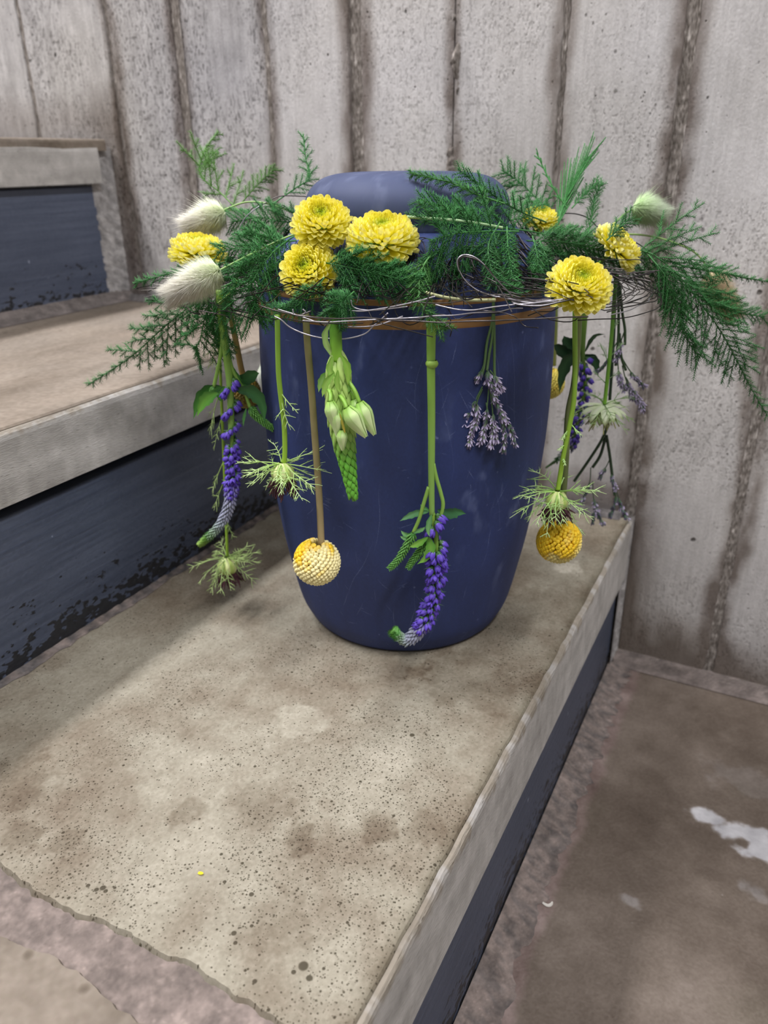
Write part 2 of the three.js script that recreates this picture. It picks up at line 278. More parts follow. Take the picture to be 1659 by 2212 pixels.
{ // the next step up
  const s = setting('stair_step_001');
  slab('tread', [XN3 - 0.05, XN2 - 0.003, RISE - 0.02, RISE, ZE, 1.6], mDull, s, uvDull, 0.002);
  slab('nosing', [XN2 - 0.05, XN2, RISE - NOSE2, RISE - 0.0018, ZE, 1.6], mNose, s, (p) => [p.z + 0.61, (p.y - RISE + NOSE2) / NOSE2], 0.003);
  slab('riser', [XN2 - 0.06, XN2 - OVER, 0, RISE - NOSE2 - 0.009, ZE, 1.6], mPaint, s, (p) => [p.z + 0.37, p.y / 0.17], 0.0008);
  rough('mortar_fillet', 5, 260, (u, v) => V(XN2 - OVER - 0.001 + u * (0.004 + 0.007 * fbm(v * 150, 4, 4)), 0.0004 + 0.003 * (1 - u) ** 2, lerp(ZE, 1.2, v ** 1.3)), V(0.6, 0.7, 0), 0.002, (h, n) => mix(dirty(h, n), pinkish(h, n), clamp(0.5 + h * 3)), s);
}
{ // the third step, its tread just above eye level
  const s = setting('stair_step_002');
  slab('tread', [-1.55, XN3, 2 * RISE - 0.006, 2 * RISE + 0.006, ZE, 1.6], mDull, s, uvDull, 0.002);
  slab('nosing', [XN3 - 0.05, XN3 + 0.001, 0.3, 2 * RISE - 0.001, WALLZ + 0.026, 1.6], mNose, s, (p) => [p.z + 0.2, (p.y - 0.3) / 0.045], 0.003);
  slab('riser', [XN3 - 0.06, XN3 - OVER, RISE, 0.297, WALLZ + 0.034, 1.6], mPaint, s, (p) => [p.z + 0.8, (p.y - RISE) / 0.17], 0.0008);
  rough('mortar_joint', 8, 60, (u, v) => V(XN3 - OVER + 0.001 - 0.001 * u, lerp(RISE, 2 * RISE - 0.002, v), lerp(WALLZ - 0.002, WALLZ + 0.036, u)), V(1, 0, 0), 0.004, greyish, s);
  rough('mortar_fillet', 5, 120, (u, v) => V(XN3 - OVER - 0.001 + u * 0.016, RISE + 0.0005 + 0.013 * (1 - u) ** 2, lerp(ZE - 0.01, 1.2, v ** 1.3)), V(0.6, 0.7, 0), 0.003, (h, n) => mix(dirty(h, n), pinkish(h, n), 0.35), s);
  rough('mortar_fillet', 4, 120, (u, v) => V(lerp(XN3, XN2 - 0.004, v), RISE + 0.0005 + 0.006 * (1 - u) ** 2, ZE - 0.006 + u * 0.014), V(0, 1, 0), 0.003, dirty, s);
}
{ // landing below
  const f = setting('floor'), b = new MB();
  b.grid(1, 1, (u, v) => { const p = V(lerp(-1.5, 2.6, u), FLOOR, lerp(4.0, -0.3, v)); return [p, W, (p.x - 0.1) / 0.7, (p.z + 0.26) / 0.9]; });
  b.build('landing_slab', mFloor, f);
  put('subfloor', new THREE.BoxGeometry(4.4, 0.1, 4.7), mBare, f).position.set(0.5, FLOOR - 0.052, 1.9);
  rough('mortar_ledge', 8, 160, (u, v) => V(lerp(XN1 - 0.002, 1.2, v), FLOOR + 0.0008 + 0.013 * (1 - sstep(0.1, 1, u)), WALLZ - 0.001 + u * 0.014), V(0, 0.8, 0.5), 0.004, (h, n) => mix(pinkish(h, n), dirty(h, n), 0.3), f);
}
{ // back wall: cast concrete with the print of upright boards
  const w = setting('wall_back');
  put('backing', new THREE.BoxGeometry(4.4, 3.0, 0.2), mBare, w).position.set(0.5, 1.1, WALLZ - 0.112);
  const seams = []; for (let k = 6; k >= 1; k--) seams.push([-0.471 - k * 0.13, 0.006, 0]); seams.push(...SEAMS); for (let k = 1; k <= 9; k++) seams.push([0.221 + k * 0.1, 0.007, k % 2]);
  const proud = { '-0.379': 0.0, '-0.266': -0.003, '-0.169': 0.0022, '-0.07': -0.0005, '0.028': -0.0005, '0.1255': 0.001, '0.221': -0.0006 };
  for (let k = 0; k + 1 < seams.length; k++) {
    const [xa, wa] = seams[k], [xb, wb] = seams[k + 1], x0 = xa + wa / 2, x1 = xb - wb / 2, off = proud[String(xb)] ?? (k % 3 - 1) * 0.0008, cols = [0, 0.004, 0.016, 0.05, 0.2, 0.4, 0.6, 0.8, 0.95, 0.984, 0.996, 1], b = new MB(), m = cols.length - 1;
    b.grid(m, 150, (u, v) => {
      const c = cols[Math.round(u * m)], y = v < 0.7 ? lerp(FLOOR - 0.01, 0.62, v / 0.7) : lerp(0.62, 2.46, (v - 0.7) / 0.3), e = c < 0.03 ? -1 : c > 0.97 ? 1 : 0, q = Math.round(u * m);
      const dep = q === 0 || q === m ? -0.012 : q === 1 || q === m - 1 ? -0.0009 : q === 2 || q === m - 2 ? -0.0002 : 0;
      const flush = (e < 0 ? seams[k][2] : seams[k + 1][2]) === 2;
      const jag = flush ? 0 : e ? (fbm(y * 120, xa * 70 + (e > 0 ? 31 : 0), 4) - 0.5) * 0.0036 : 0;
      const p = V(lerp(x0, x1, c) + jag, y, WALLZ + off + (flush && e && dep > -0.01 ? 0 : dep) + (fbm(lerp(x0, x1, c) * 40, y * 6, 3) - 0.5) * 0.0022);
      return [p, W, (p.x + 0.75) / 1.2, (p.y + 0.2) / 1.2];
    });
    b.build('concrete_panel', mWall, w);
  }
  for (const [x, sw, kind] of seams) {
    const b = new MB(), hw = kind === 2 ? 0.011 : sw / 2 + 0.004, lump = kind === 2 ? 0.008 : kind ? 0.0028 : 0.002;
    b.grid(6, 420, (u, v) => { const y = lerp(FLOOR - 0.01, 0.8, v), bulge = Math.sin(u * Math.PI), wander = (fbm(y * 12, x * 30, 3) - 0.5) * 0.004;
      const n = fbm(u * 5 + x * 50, y * 420, 4) - 0.4, z = WALLZ - (kind === 2 ? 0.006 - 0.0075 * sstep(0.5, 0.62, fbm(y * 26, u * 1.5 + 3, 3)) * sstep(0, 0.3, y) * bulge : kind ? 0.0016 : 0.0022) + n * lump * bulge;
      const k = 0.95 + (fbm(u * 3, y * 80 + x * 9, 3) - 0.5) * 1.2; return [V(x + (u - 0.5) * 2 * hw + wander, y, z), [k, k, k], u * 0.25, y * 1.1]; });
    b.build('seam', mJoint, w);
  }
}
{ // the rest of the room, outside the picture
  const wl = setting('wall_left'); put('wall_block', new THREE.BoxGeometry(0.2, 3, 4.7), mBare, wl).position.set(-1.6, 1.1, 1.9);
  const wr = setting('wall_right'); put('wall_block', new THREE.BoxGeometry(0.2, 3, 4.7), mBare, wr).position.set(2.6, 1.1, 1.9);
  const wf = setting('wall_front'); put('wall_block', new THREE.BoxGeometry(4.4, 3, 0.2), mBare, wf).position.set(0.5, 1.1, 4.15);
  const c = setting('ceiling'); put('ceiling_slab', new THREE.BoxGeometry(4.4, 0.2, 4.7), std({ color: new THREE.Color().setRGB(0.5, 0.49, 0.47) }), c).position.set(0.5, CEIL + 0.1, 1.9);
  const mLamp = std({ color: 0xffffff, emissive: 0xffffff, emissiveIntensity: 4 }), mCase = std({ color: 0xd8d8d4, roughness: 0.5 });
  LAMPS.forEach(([x, z, lw, ll, power], i) => {
    const t = thing('ceiling_lamp', ['long ceiling lamp above the upper steps', 'long ceiling lamp above the landing', 'crosswise ceiling lamp nearest the front wall'][i], 'lamp');
    t.position.set(x, CEIL, z);
    put('housing', new THREE.BoxGeometry(lw + 0.04, 0.05, ll + 0.04), mCase, t).position.y = -0.026;
    put('diffuser', new THREE.BoxGeometry(lw, 0.012, ll), mLamp, t).position.y = -0.058;
    const a = new THREE.RectAreaLight(0xfdfbff, power, lw, ll); a.position.set(x, CEIL - 0.07, z); a.rotation.x = -Math.PI / 2; scene.add(a);
  });
}

// ------------------------------------------------------------------ the urn
const urnTex = textures(2048, 1024, (u, v) => {
  const x = u * 0.63, y = v * 0.31;
  const cloud = fbm(x * 30, y * 22, 4) - 0.5, brush = fbm(x * 70, y * 9, 3) - 0.5, f = fbm(x * 900, y * 900, 2) - 0.5;
  let l = 1 + cloud * 0.2 + brush * 0.16 + f * 0.1;
  const dust = sstep(0.6, 0.82, fbm(x * 95 + 4, y * 60, 4)) * sstep(0.4, 0.62, fbm(x * 18, y * 13 + 8, 3)), sp = pit(x, y, 0.006, 0.1, 0.0002, 0.0009, 7) * 0.7 + pit(x, y * 1.6, 0.022, 0.3, 0.0004, 0.0016, 2);
  const w = clamp(dust * 0.42 + sp * 0.55 * (0.4 + fbm(x * 300, y * 300, 2)));
  return [lerp(42 * l, 118, w), lerp(56 * l, 128, w), lerp(104 * l, 165, w), 0.5 + f * 0.2 + cloud * 0.1];
});
{ // fine scratches drawn into the same print
  reseed(5); const d = urnTex[0].image.data, w = 2048, h = 1024;
  const stroke = (x, y, a, len, s) => { let c = 0; for (let t = 0; t < len; t++) { a += rr(-0.05, 0.05); x += Math.cos(a); y += Math.sin(a); const i = ((Math.floor(y) + h) % h * w + (Math.floor(x) + w) % w) * 4, q = s * Math.sin(t / len * Math.PI) * rr(0.4, 1); for (c = 0; c < 3; c++) d[i + c] = lerp(d[i + c], [178, 186, 210][c], q); } };
  for (let k = 0; k < 700; k++) stroke(rr(0, w), rr(0, h), rr(0, 6.3), rr(8, 50), rr(0.2, 0.6));
  for (let k = 0; k < 50; k++) stroke(rr(0, w), rr(0, h), rr(1.2, 2), rr(80, 240), rr(0.2, 0.5));
  for (let k = 0; k < 26; k++) { const x = rr(0, w), y = rr(0, h), a = rr(-0.5, 0.5); for (let j = 0; j < 9; j++) stroke(x + rr(-14, 14), y + j * 2, a, rr(10, 30), 0.5); }
}
const mUrn = std({ map: urnTex[0], bumpMap: urnTex[1], bumpScale: 0.0002, roughness: 0.68 });
const lidTex = textures(1024, 256, (u, v) => { const x = u * 0.4, y = v * 0.42, d = fbm(x * 30, y * 30, 4), e = sstep(0.5, 0.8, fbm(x * 130, y * 90, 4)), w = clamp(0.09 + (d - 0.5) * 0.5 + e * 0.22); return [lerp(40, 122, w), lerp(51, 128, w), lerp(84, 152, w), 0.5 + (e - d) * 0.2]; });
const mLid = std({ map: lidTex[0], bumpMap: lidTex[1], bumpScale: 0.0002, roughness: 0.7 });
const mBand = std({ color: new THREE.Color(0x8f6b40), roughness: 0.5, metalness: 0.2 });
const hs = (a) => a.map(([y, r]) => [y * H, r * H]);
const bodyProf = hs([[0.004, 0], [0.004, 0.195], [0.0, 0.213], [0.002, 0.222], [0.01, 0.2315], [0.025, 0.24], [0.05, 0.2515], [0.09, 0.2618], [0.15, 0.2735], [0.22, 0.2862], [0.3, 0.2967], [0.38, 0.3052], [0.46, 0.3107], [0.54, 0.3127], [0.62, 0.3122], [0.7, 0.3095], [0.76, 0.3065], [0.795, 0.3035], [0.803, 0.3], [0.812, 0.292], [0.83, 0.276], [0.85, 0.254], [0.868, 0.232], [0.877, 0.216], [0.88, 0.2]]);
const lidProf = hs([[0.876, 0], [0.876, 0.2], [0.879, 0.2035], [0.886, 0.205], [0.905, 0.2055], [0.92, 0.204], [0.934, 0.2], [0.946, 0.193], [0.957, 0.182], [0.966, 0.168], [0.9715, 0.152], [0.9755, 0.13], [0.978, 0.09], [0.979, 0.0]]);
function lathed(name, prof, mat, parent, n = 128) {
  const b = new MB(); let len = [0]; for (let k = 1; k < prof.length; k++) len.push(len[k - 1] + Math.hypot(prof[k][0] - prof[k - 1][0], prof[k][1] - prof[k - 1][1]));
  b.grid(n, prof.length - 1, (u, v) => { const k = Math.round(v * (prof.length - 1)), a = u * 2 * Math.PI + 2.4, [y, r] = prof[k]; return [V(Math.sin(a) * r, y, Math.cos(a) * r), W, u, len[k] / 0.42]; });
  return b.build(name, mat, parent);
}
const dense = (prof) => { const c = new THREE.SplineCurve(prof.map(([y, r]) => new THREE.Vector2(y, r))); return c.getPoints(prof.length * 4).map((p) => [p.x, Math.max(0, p.y)]); };
const urnLean = 0.0085;
{
  const t = thing('urn', 'tall matte navy blue urn with two gold bands and a rounded lid', 'urn');
  lathed('body', [...bodyProf.slice(0, 3), ...dense(bodyProf.slice(2)).slice(1)], mUrn, t);
  lathed('lid', [...lidProf.slice(0, 2), ...dense(lidProf.slice(1)).slice(1)], mLid, t);
  const rAt = (y) => { for (let k = 1; k < bodyProf.length; k++) if (bodyProf[k][0] >= y && k > 5) return lerp(bodyProf[k - 1][1], bodyProf[k][1], (y - bodyProf[k - 1][0]) / (bodyProf[k][0] - bodyProf[k - 1][0])); };
  for (const [a, q] of [[0.727, 0.746], [0.7675, 0.7805]]) {
    const pr = []; for (let k = 0; k <= 6; k++) { const y = lerp(a, q, k / 6) * H; pr.push([y, rAt(y) + (k === 0 || k === 6 ? -0.0002 : 0.00028)]); }
    lathed('gold_band', pr, mBand, t);
  }
  t.rotation.z = -urnLean * Math.abs(SIDE.x); t.rotation.x = urnLean * SIDE.z; t.position.addScaledVector(SIDE, -urnLean * 0.4 * H);
}

// ------------------------------------------------------------------ plant materials
const plant = (o) => new THREE.MeshPhysicalMaterial({ vertexColors: true, roughness: 0.6, side: THREE.DoubleSide, ...o });
const mGreen = plant({ roughness: 0.5 }), mLeaf = plant({ roughness: 0.55 }), mPetal = plant({ roughness: 0.9, transmission: 0.3, thickness: 0 }), mFloret = plant({ roughness: 0.6 }), mHair = plant({ roughness: 0.85 });
const mNeedle = plant({ roughness: 0.55 }), mDry = plant({ roughness: 0.9 }), mBud = plant({ roughness: 0.5 });
const mWire = [std({ color: 0x1f1c1b, metalness: 0.55, roughness: 0.42 }), std({ color: 0x55504f, metalness: 0.85, roughness: 0.3 }), std({ color: 0xb4b1b8, metalness: 0.75, roughness: 0.32 })];
const RING = 0.765 * H;                                   // height of the wire wreath
const pts = (list, k) => list.map(([x, y, dk = 0]) => atK(x, y, k + dk));
const kTop = (px, py, y = RING) => kOf(atY(px, py, y));

// ------------------------------------------------------------------ wire wreath
{
  reseed(31);
  const t = thing('wire_wreath', 'loose wreath of tangled dark and silvery wire lying round the shoulder of the urn', 'wreath');
  const wire = (p, r, m, n) => { const b = new MB(); b.tube(p, r, W, 5, n); b.build('wire', mWire[m], t); };
  for (let k = 0; k < 150; k++) {
    const a0 = k < 5 ? rr(-0.9, 0.6) : rr(1.05, 5.1), span = k < 5 ? rr(0.4, 1.0) : Math.min(rr(0.5, 1.8), 5.35 - a0), r0 = rr(0.325, 0.5) * H, r1 = clamp(r0 + rr(-0.07, 0.07) * H, 0.322 * H, 0.52 * H), y0 = RING + rr(-0.012, 0.016) * H, fa = rr(2, 6), ph = rr(0, 6), p = [], n = Math.ceil(span * 9) + 3;
    for (let i = 0; i <= n; i++) { const q = i / n, a = a0 + span * q, rad = lerp(r0, r1, q) + Math.sin(a * fa + ph) * 0.02 * H + rr(-0.0012, 0.0012); p.push(V(Math.sin(a) * Math.max(rad, 0.318 * H), y0 + Math.sin(a * fa * 0.7 + ph) * 0.009 * H + rr(-0.0008, 0.0008), Math.cos(a) * Math.max(rad, 0.318 * H))); }
    wire(p, rr(0.00022, 0.00042), k % 9 === 0 ? 2 : k % 9 < 2 ? 1 : 0, n * 3);
  }
  for (let k = 0; k < 170; k++) {                           // wires that climb over the shoulder
    const a0 = k < 70 ? rr(-0.2, 1.5) : rr(0, 6.283), span = rr(-0.7, 0.7), p = [], lo = rr(0.3, 0.5), hi = rr(0.235, 0.3), n = 9;
    for (let i = 0; i <= n; i++) { const q = i / n, a = a0 + span * q, s = Math.sin(q * Math.PI), rad = lerp(lo, hi, s) * H, y = Math.max(RING, (0.805 + (0.3 - rad / H) * 0.95) * H) + 0.004 * H + rr(0, 0.0025); p.push(V(Math.sin(a) * rad, rad > 0.305 * H ? RING + 0.035 * H * rnd() + 0.02 * H : y, Math.cos(a) * rad)); }
    wire(p, rr(0.00022, 0.00036), k % 4 === 0 ? 1 : 0, 36);
  }
  for (let k = 0; k < 26; k++) {                           // crossings that tie the ring together
    const a = k / 26 * 6.283 + rr(-0.1, 0.1), p = []; let r = 0.325;
    for (let i = 0; i <= 6; i++) { const q = i / 6; p.push(V(Math.sin(a + q * rr(0.1, 0.3)) * lerp(0.325, 0.5, q) * H, RING + Math.sin(q * 9 + k) * 0.012 * H, Math.cos(a + q * rr(0.1, 0.3)) * lerp(0.325, 0.5, q) * H)); }
    wire(p, 0.0003, k % 3 ? 0 : 1, 24);
  }
  const seen = (list, y, r, m) => wire(list.map(([px, py, dy = 0]) => atY(px, py, y + dy)), r, m, list.length * 5);
  const flat = (list, k, r, m) => wire(pts(list, k), r, m, list.length * 5);
  const kF = kTop(740, 690), kM = kTop(930, 690);
  flat([[592, 683], [606, 690], [625, 706], [655, 720], [690, 729], [722, 732], [752, 731], [790, 720], [808, 703], [830, 684], [838, 676]], kF, 0.0004, 2);
  flat([[600, 668], [640, 680], [690, 697], [735, 704], [770, 706], [812, 703], [842, 694], [870, 683]], kF, 0.00036, 2);
  flat([[738, 655], [748, 668], [778, 672], [815, 668], [860, 660], [905, 650], [940, 640]], kF, 0.0004, 2);
  flat([[758, 648], [762, 662], [790, 670], [830, 668], [880, 662]], kF, 0.00036, 2);
  flat([[825, 672], [838, 688], [866, 694], [900, 690], [925, 684], [958, 680], [972, 688], [972, 700], [962, 706]], kM, 0.00036, 1);
  flat([[560, 660], [600, 672], [628, 678], [650, 680], [672, 672]], kF, 0.0004, 1);
  flat([[632, 668], [636, 680], [648, 682], [660, 674], [654, 668]], kF, 0.0004, 2);
  const kR = 0.124;
  for (const [d, m] of [[0, 2], [4, 1]]) flat([[1190, 648 - d], [1130, 650], [1090, 643 - d], [1045, 634], [1010, 612], [992, 585], [988 + d, 562], [1000, 551 + d], [1022, 554 + d], [1046, 572], [1068, 598], [1090, 622], [1108, 640]], kR, 0.0004, m);
  flat([[940, 658], [985, 668], [1020, 670], [1060, 664], [1110, 658], [1150, 655], [1215, 646]], kR, 0.0004, 2);
  flat([[880, 650], [930, 655], [985, 652], [1040, 640], [1095, 636], [1150, 648], [1220, 646]], kR, 0.00032, 1);
  for (let k = 0; k < 7; k++) flat([[1088 + k * 4, 640 + k * 3], [1130, 648 + k * 2.2], [1170, 650 + k * 2], [1205, 648 + k], [1240, 646]], kR - 0.004 + k * 0.001, 0.00032, k % 3);
  flat([[1330, 600], [1365, 604], [1400, 607], [1430, 612], [1441, 604], [1434, 588], [1415, 572], [1402, 566]], kTop(1400, 600), 0.0004, 0);
  flat([[1320, 594], [1360, 588], [1395, 592], [1420, 600], [1440, 612]], kTop(1400, 600), 0.00036, 0);
  flat([[1345, 606], [1380, 620], [1415, 632], [1452, 650], [1476, 668]], kTop(1400, 600), 0.00036, 1);
  flat([[1190, 480], [1205, 465], [1235, 461], [1268, 470], [1290, 490], [1302, 503], [1294, 530], [1282, 540]], -0.05, 0.0004, 0);
  flat([[1296, 500], [1330, 512], [1370, 522], [1400, 545], [1406, 568], [1436, 585], [1440, 612]], -0.03, 0.0004, 0);
  flat([[545, 512], [528, 480], [545, 450], [570, 440], [600, 425], [650, 424], [690, 428]], -0.02, 0.00034, 1);
  flat([[508, 545], [515, 500], [530, 470], [560, 445]], 0.0, 0.00034, 2);
  flat([[540, 560], [548, 525], [556, 495], [565, 488]], 0.02, 0.00034, 2);
  flat([[476, 605], [500, 620], [530, 640], [560, 655], [590, 662]], kTop(500, 630), 0.00042, 0);
  flat([[455, 655], [490, 664], [525, 670], [560, 674]], kTop(500, 650), 0.00042, 0);
}

// ------------------------------------------------------------------ asparagus fern
const N0 = C(0x1b5c28), N1 = C(0x429240), NY = C(0x7c8f2e), ST = C(0x3d7a3c);
// path: [px, py, k] of the stem; opts: n branchlets, len (px) along the stem, ang, fan (how far branchlets leave the plane), hang
function frond(label, path, o) {
  o = { n: 22, wide: 1.2, len: (t) => 60 * Math.sin(Math.PI * Math.min(1, 0.15 + t)) + 8, ang: 0.75, fan: 0.35, hang: 0.1, from: 0.1, needle: 0.0054, tint: 0, left: 1, right: 1, subs: 0.55, dens: 1, open: 0.95, ...o };
  const t = thing('fern_frond', label, 'fern frond'), P = path.map(([x, y, k]) => atK(x, y, k)), cv = new THREE.CatmullRomCurve3(P, false, 'centripetal');
  const sc = mpp(P[Math.floor(P.length / 2)]), shade = rr(0.85, 1.15), tint = (c) => mix(c, NY, o.tint).map((x) => x * shade);
  const st = new MB(); st.tube(P, (q) => lerp(0.00052, 0.00028, q), tint(ST), 5, P.length * 5); st.build('stem', mGreen, t);
  const needles = (b, c, len, tip) => {
    const n = Math.max(2, Math.round(len / 0.00095 * o.dens));
    for (let i = 0; i <= n; i++) {
      const q = i / n, p = c.getPoint(q), tg = c.getTangent(q), a0 = rr(0, 6.28), x = V(0.3, 0.5, 0.8).cross(tg).normalize(), y = tg.clone().cross(x);
      for (let k = 0; k < 3; k++) { const a = a0 + k * 2.1 + rr(-0.4, 0.4), d = tg.clone().multiplyScalar(o.open * 0.75).addScaledVector(x, Math.cos(a) * 0.8).addScaledVector(y, Math.sin(a) * 0.8).normalize(); b.spike(p, d, o.needle * rr(0.6, 1.1) * lerp(1, tip, q), 0.00023, tint(vary(N0, 0.3)), tint(vary(N1, 0.35))); }
    }
  };
  const bare = new MB();
  const nb = Math.round(o.n * 1.6);
  for (let k = 0; k < nb; k++) {
    const q = lerp(o.from, 0.99, (k + 0.5) / nb), side = k % 2 ? 1 : -1; if (rnd() > (side < 0 ? o.left : o.right)) continue;
    const p = cv.getPoint(q), tg = cv.getTangent(q), face = CAM.clone().sub(p).normalize(), s = tg.clone().cross(face).normalize().multiplyScalar(side);
    const L = o.len(q) * o.wide * sc * rr(0.75, 1.2), an = o.ang * rr(0.75, 1.2), d = tg.clone().multiplyScalar(Math.cos(an)).addScaledVector(s, Math.sin(an)).addScaledVector(face, rr(-o.fan, o.fan)).normalize();
    const B = []; for (let i = 0; i <= 4; i++) { const w = i / 4; B.push(p.clone().addScaledVector(d, L * w).add(V(0, -o.hang * L * w * w, 0))); }
    const twig = new MB(), bc = twig.tube(B, (w) => lerp(0.00034, 0.0002, w), tint(vary(ST, 0.2)), 4, 8), m = twig.build('branchlet', mGreen, t), nd = new MB();
    needles(nd, bc, L, 0.55);
    if (o.subs && L > 0.013) { const ns = Math.round(L / 0.004 * o.subs); for (let j = 1; j < ns; j++) { const w = j / ns, bp = bc.getPoint(w), bt = bc.getTangent(w), bs = bt.clone().cross(face).normalize().multiplyScalar(j % 2 ? 1 : -1), sl = L * 0.42 * (1 - w * 0.75) * rr(0.6, 1.1), sd = bt.multiplyScalar(0.72).addScaledVector(bs, 0.65).addScaledVector(face, rr(-0.3, 0.3)).normalize(), e = bp.clone().addScaledVector(sd, sl).add(V(0, -o.hang * sl * 0.5, 0)), mid = bp.clone().lerp(e, 0.5), sc2 = nd.tube([bp, mid, e], 0.0002, tint(ST), 3, 3, false); needles(nd, sc2, sl, 0.5); } }
    nd.build('needles', mNeedle, m, 'stuff');
  }
  needles(bare, { getPoint: (q) => cv.getPoint(lerp(0.35, 1, q)), getTangent: (q) => cv.getTangent(lerp(0.35, 1, q)) }, cv.getLength() * 0.65, 0.6);
  bare.build('needles', mNeedle, t, 'stuff');
  return t;
}
reseed(101);
const taper = (a, b = 10) => (t) => lerp(a, b, t);
frond('long fern frond drooping far left, its bare tip over the upper step', [[560, 590, 0.06], [470, 625, 0.05], [400, 670, 0.04], [345, 715, 0.03], [290, 765, 0.02], [240, 800, 0.015], [190, 832, 0.01]], { n: 24, len: (q) => q > 0.66 ? 9 : 80 - 44 * q, hang: 0.15, subs: 1.1, right: 0.8 });
frond('slim fern sprig pointing left beneath the yellow bloom at far left', [[510, 560, 0.04], [430, 580, 0.035], [360, 593, 0.03], [290, 612, 0.025]], { n: 12, len: (q) => 24 - 14 * q, subs: 0, ang: 0.6 });
frond('fern frond hanging below the nearer bunny tail, two drooping tips', [[500, 610, 0.05], [470, 640, 0.05], [445, 680, 0.048], [430, 740, 0.046], [418, 752, 0.045]], { n: 24, len: (q) => 85 - 50 * q, ang: 1.0, hang: 0.3, subs: 1.1, left: 0.9, right: 0.45 });
frond('blurred pale green fern frond rising behind the farther bunny tail', [[540, 480, -0.02], [480, 420, -0.05], [432, 375, -0.06], [440, 330, -0.065], [470, 285, -0.07]], { n: 16, len: (q) => q > 0.7 ? 12 : 75 - 45 * q, ang: 0.9, fan: 0.6, hang: -0.1, tint: 0.3, left: 0.5, right: 1 });
frond('pale fern tip slanting up to the left edge of the lid', [[520, 440, -0.05], [560, 395, -0.065], [595, 365, -0.07]], { n: 10, len: (q) => 30 - 18 * q, tint: 0.3, subs: 0 });
frond('sparse upright fern sprig left of the lid', [[590, 440, -0.03], [640, 405, -0.035], [668, 385, -0.04], [660, 340, -0.045], [655, 292, -0.05]], { n: 12, len: (q) => 26 - 14 * q, subs: 0, hang: 0, dens: 0.9 });
frond('dense fern frond falling left of the lowest yellow bloom', [[650, 500, 0.04], [590, 545, 0.07], [555, 590, 0.08], [535, 640, 0.085], [548, 690, 0.085]], { n: 26, len: (q) => 95 - 55 * q, ang: 0.85, hang: 0.2 });
frond('dense fern frond between the left blooms and the urn lid', [[690, 470, 0.0], [620, 480, 0.0], [560, 470, -0.01], [500, 480, -0.015]], { n: 22, len: (q) => 62 - 35 * q, ang: 0.8 });
frond('deep green fern frond spreading under the two upper left blooms', [[640, 520, 0.04], [580, 525, 0.05], [540, 530, 0.05], [470, 545, 0.045]], { n: 22, len: (q) => 70 - 40 * q, ang: 0.8, hang: 0.2 });
frond('thick fern frond lying across the urn shoulder beside the lowest bloom', [[690, 565, 0.09], [740, 575, 0.098], [800, 588, 0.102], [850, 600, 0.105], [890, 612, 0.108]], { n: 30, len: (q) => 78 - 48 * q, ang: 0.75, fan: 0.15, hang: 0.12 });
frond('fern frond running from the lowest bloom down over the gold bands', [[700, 600, 0.1], [680, 625, 0.108], [655, 648, 0.112], [630, 668, 0.114], [590, 672, 0.112]], { n: 16, len: (q) => 45 - 28 * q, ang: 0.7, hang: 0.15, subs: 0.6 });
frond('fern tuft hanging over the top of the bell flower stem', [[765, 630, 0.118], [748, 645, 0.126], [732, 658, 0.131], [722, 676, 0.132]], { n: 20, len: (q) => 46 - 22 * q, ang: 0.9, hang: 0.2, subs: 0.6 });
frond('narrow fern sprig curling down onto the front blue spike stem', [[935, 545, 0.095], [912, 580, 0.104], [905, 625, 0.112], [912, 660, 0.118], [935, 690, 0.122], [962, 712, 0.125]], { n: 18, len: (q) => q < 0.5 ? 34 : 22, ang: 0.7, hang: 0.1, tint: 0.12, subs: 0.5 });
frond('fern frond sweeping left across the lid front', [[1150, 500, 0.03], [1080, 490, 0.05], [1010, 470, 0.06], [960, 450, 0.066], [905, 430, 0.07]], { n: 22, len: (q) => 62 - 38 * q, ang: 0.6, fan: 0.2, hang: 0.1, subs: 0.3, dens: 0.8 });
frond('fern frond arching over the right side of the lid top', [[1180, 480, 0.0], [1120, 455, 0.03], [1070, 425, 0.045], [1030, 395, 0.05], [990, 366, 0.05]], { n: 16, len: (q) => 50 - 34 * q, ang: 0.6, fan: 0.25, hang: 0.08, subs: 0.3, dens: 0.7 });
frond('pale fern tip brushing the lid below its top edge', [[1090, 440, 0.055], [1030, 420, 0.06], [975, 395, 0.062], [925, 383, 0.06], [885, 374, 0.056]], { n: 14, len: (q) => 22 - 12 * q, ang: 0.6, subs: 0, tint: 0.08, dens: 1.2 });
frond('fern frond hanging in front of the shoulder left of the wire loop', [[1120, 500, 0.06], [1040, 500, 0.08], [980, 505, 0.09], [930, 520, 0.095]], { n: 22, len: (q) => 100 - 20 * q, ang: 1.1, hang: 0.25, left: 1, right: 0.3, fan: 0.15, subs: 0.5 });
frond('long fern sprig falling past the wire loop to the upper gold band', [[1080, 480, 0.07], [1055, 530, 0.09], [1060, 575, 0.1], [1078, 610, 0.108], [1118, 636, 0.112]], { n: 18, len: (q) => 34 - 16 * q, ang: 0.7, subs: 0.4, hang: 0.1 });
frond('second fern sprig falling right of the wire loop', [[1095, 490, 0.07], [1097, 530, 0.085], [1104, 580, 0.098], [1112, 632, 0.108]], { n: 18, len: (q) => 30 - 14 * q, ang: 0.65, subs: 0.4, hang: 0.1 });
frond('broad fern sprig hanging left of the right front bloom', [[1150, 510, 0.05], [1160, 550, 0.065], [1160, 590, 0.075], [1160, 618, 0.08]], { n: 18, len: (q) => 30 - 12 * q, ang: 0.6, subs: 0.4, hang: 0.1 });
frond('fern sprig curling behind the left rim of the right front bloom', [[1165, 520, 0.05], [1180, 555, 0.06], [1188, 600, 0.066], [1195, 640, 0.07]], { n: 14, len: (q) => 22 - 10 * q, ang: 0.6, subs: 0, hang: 0.1 });
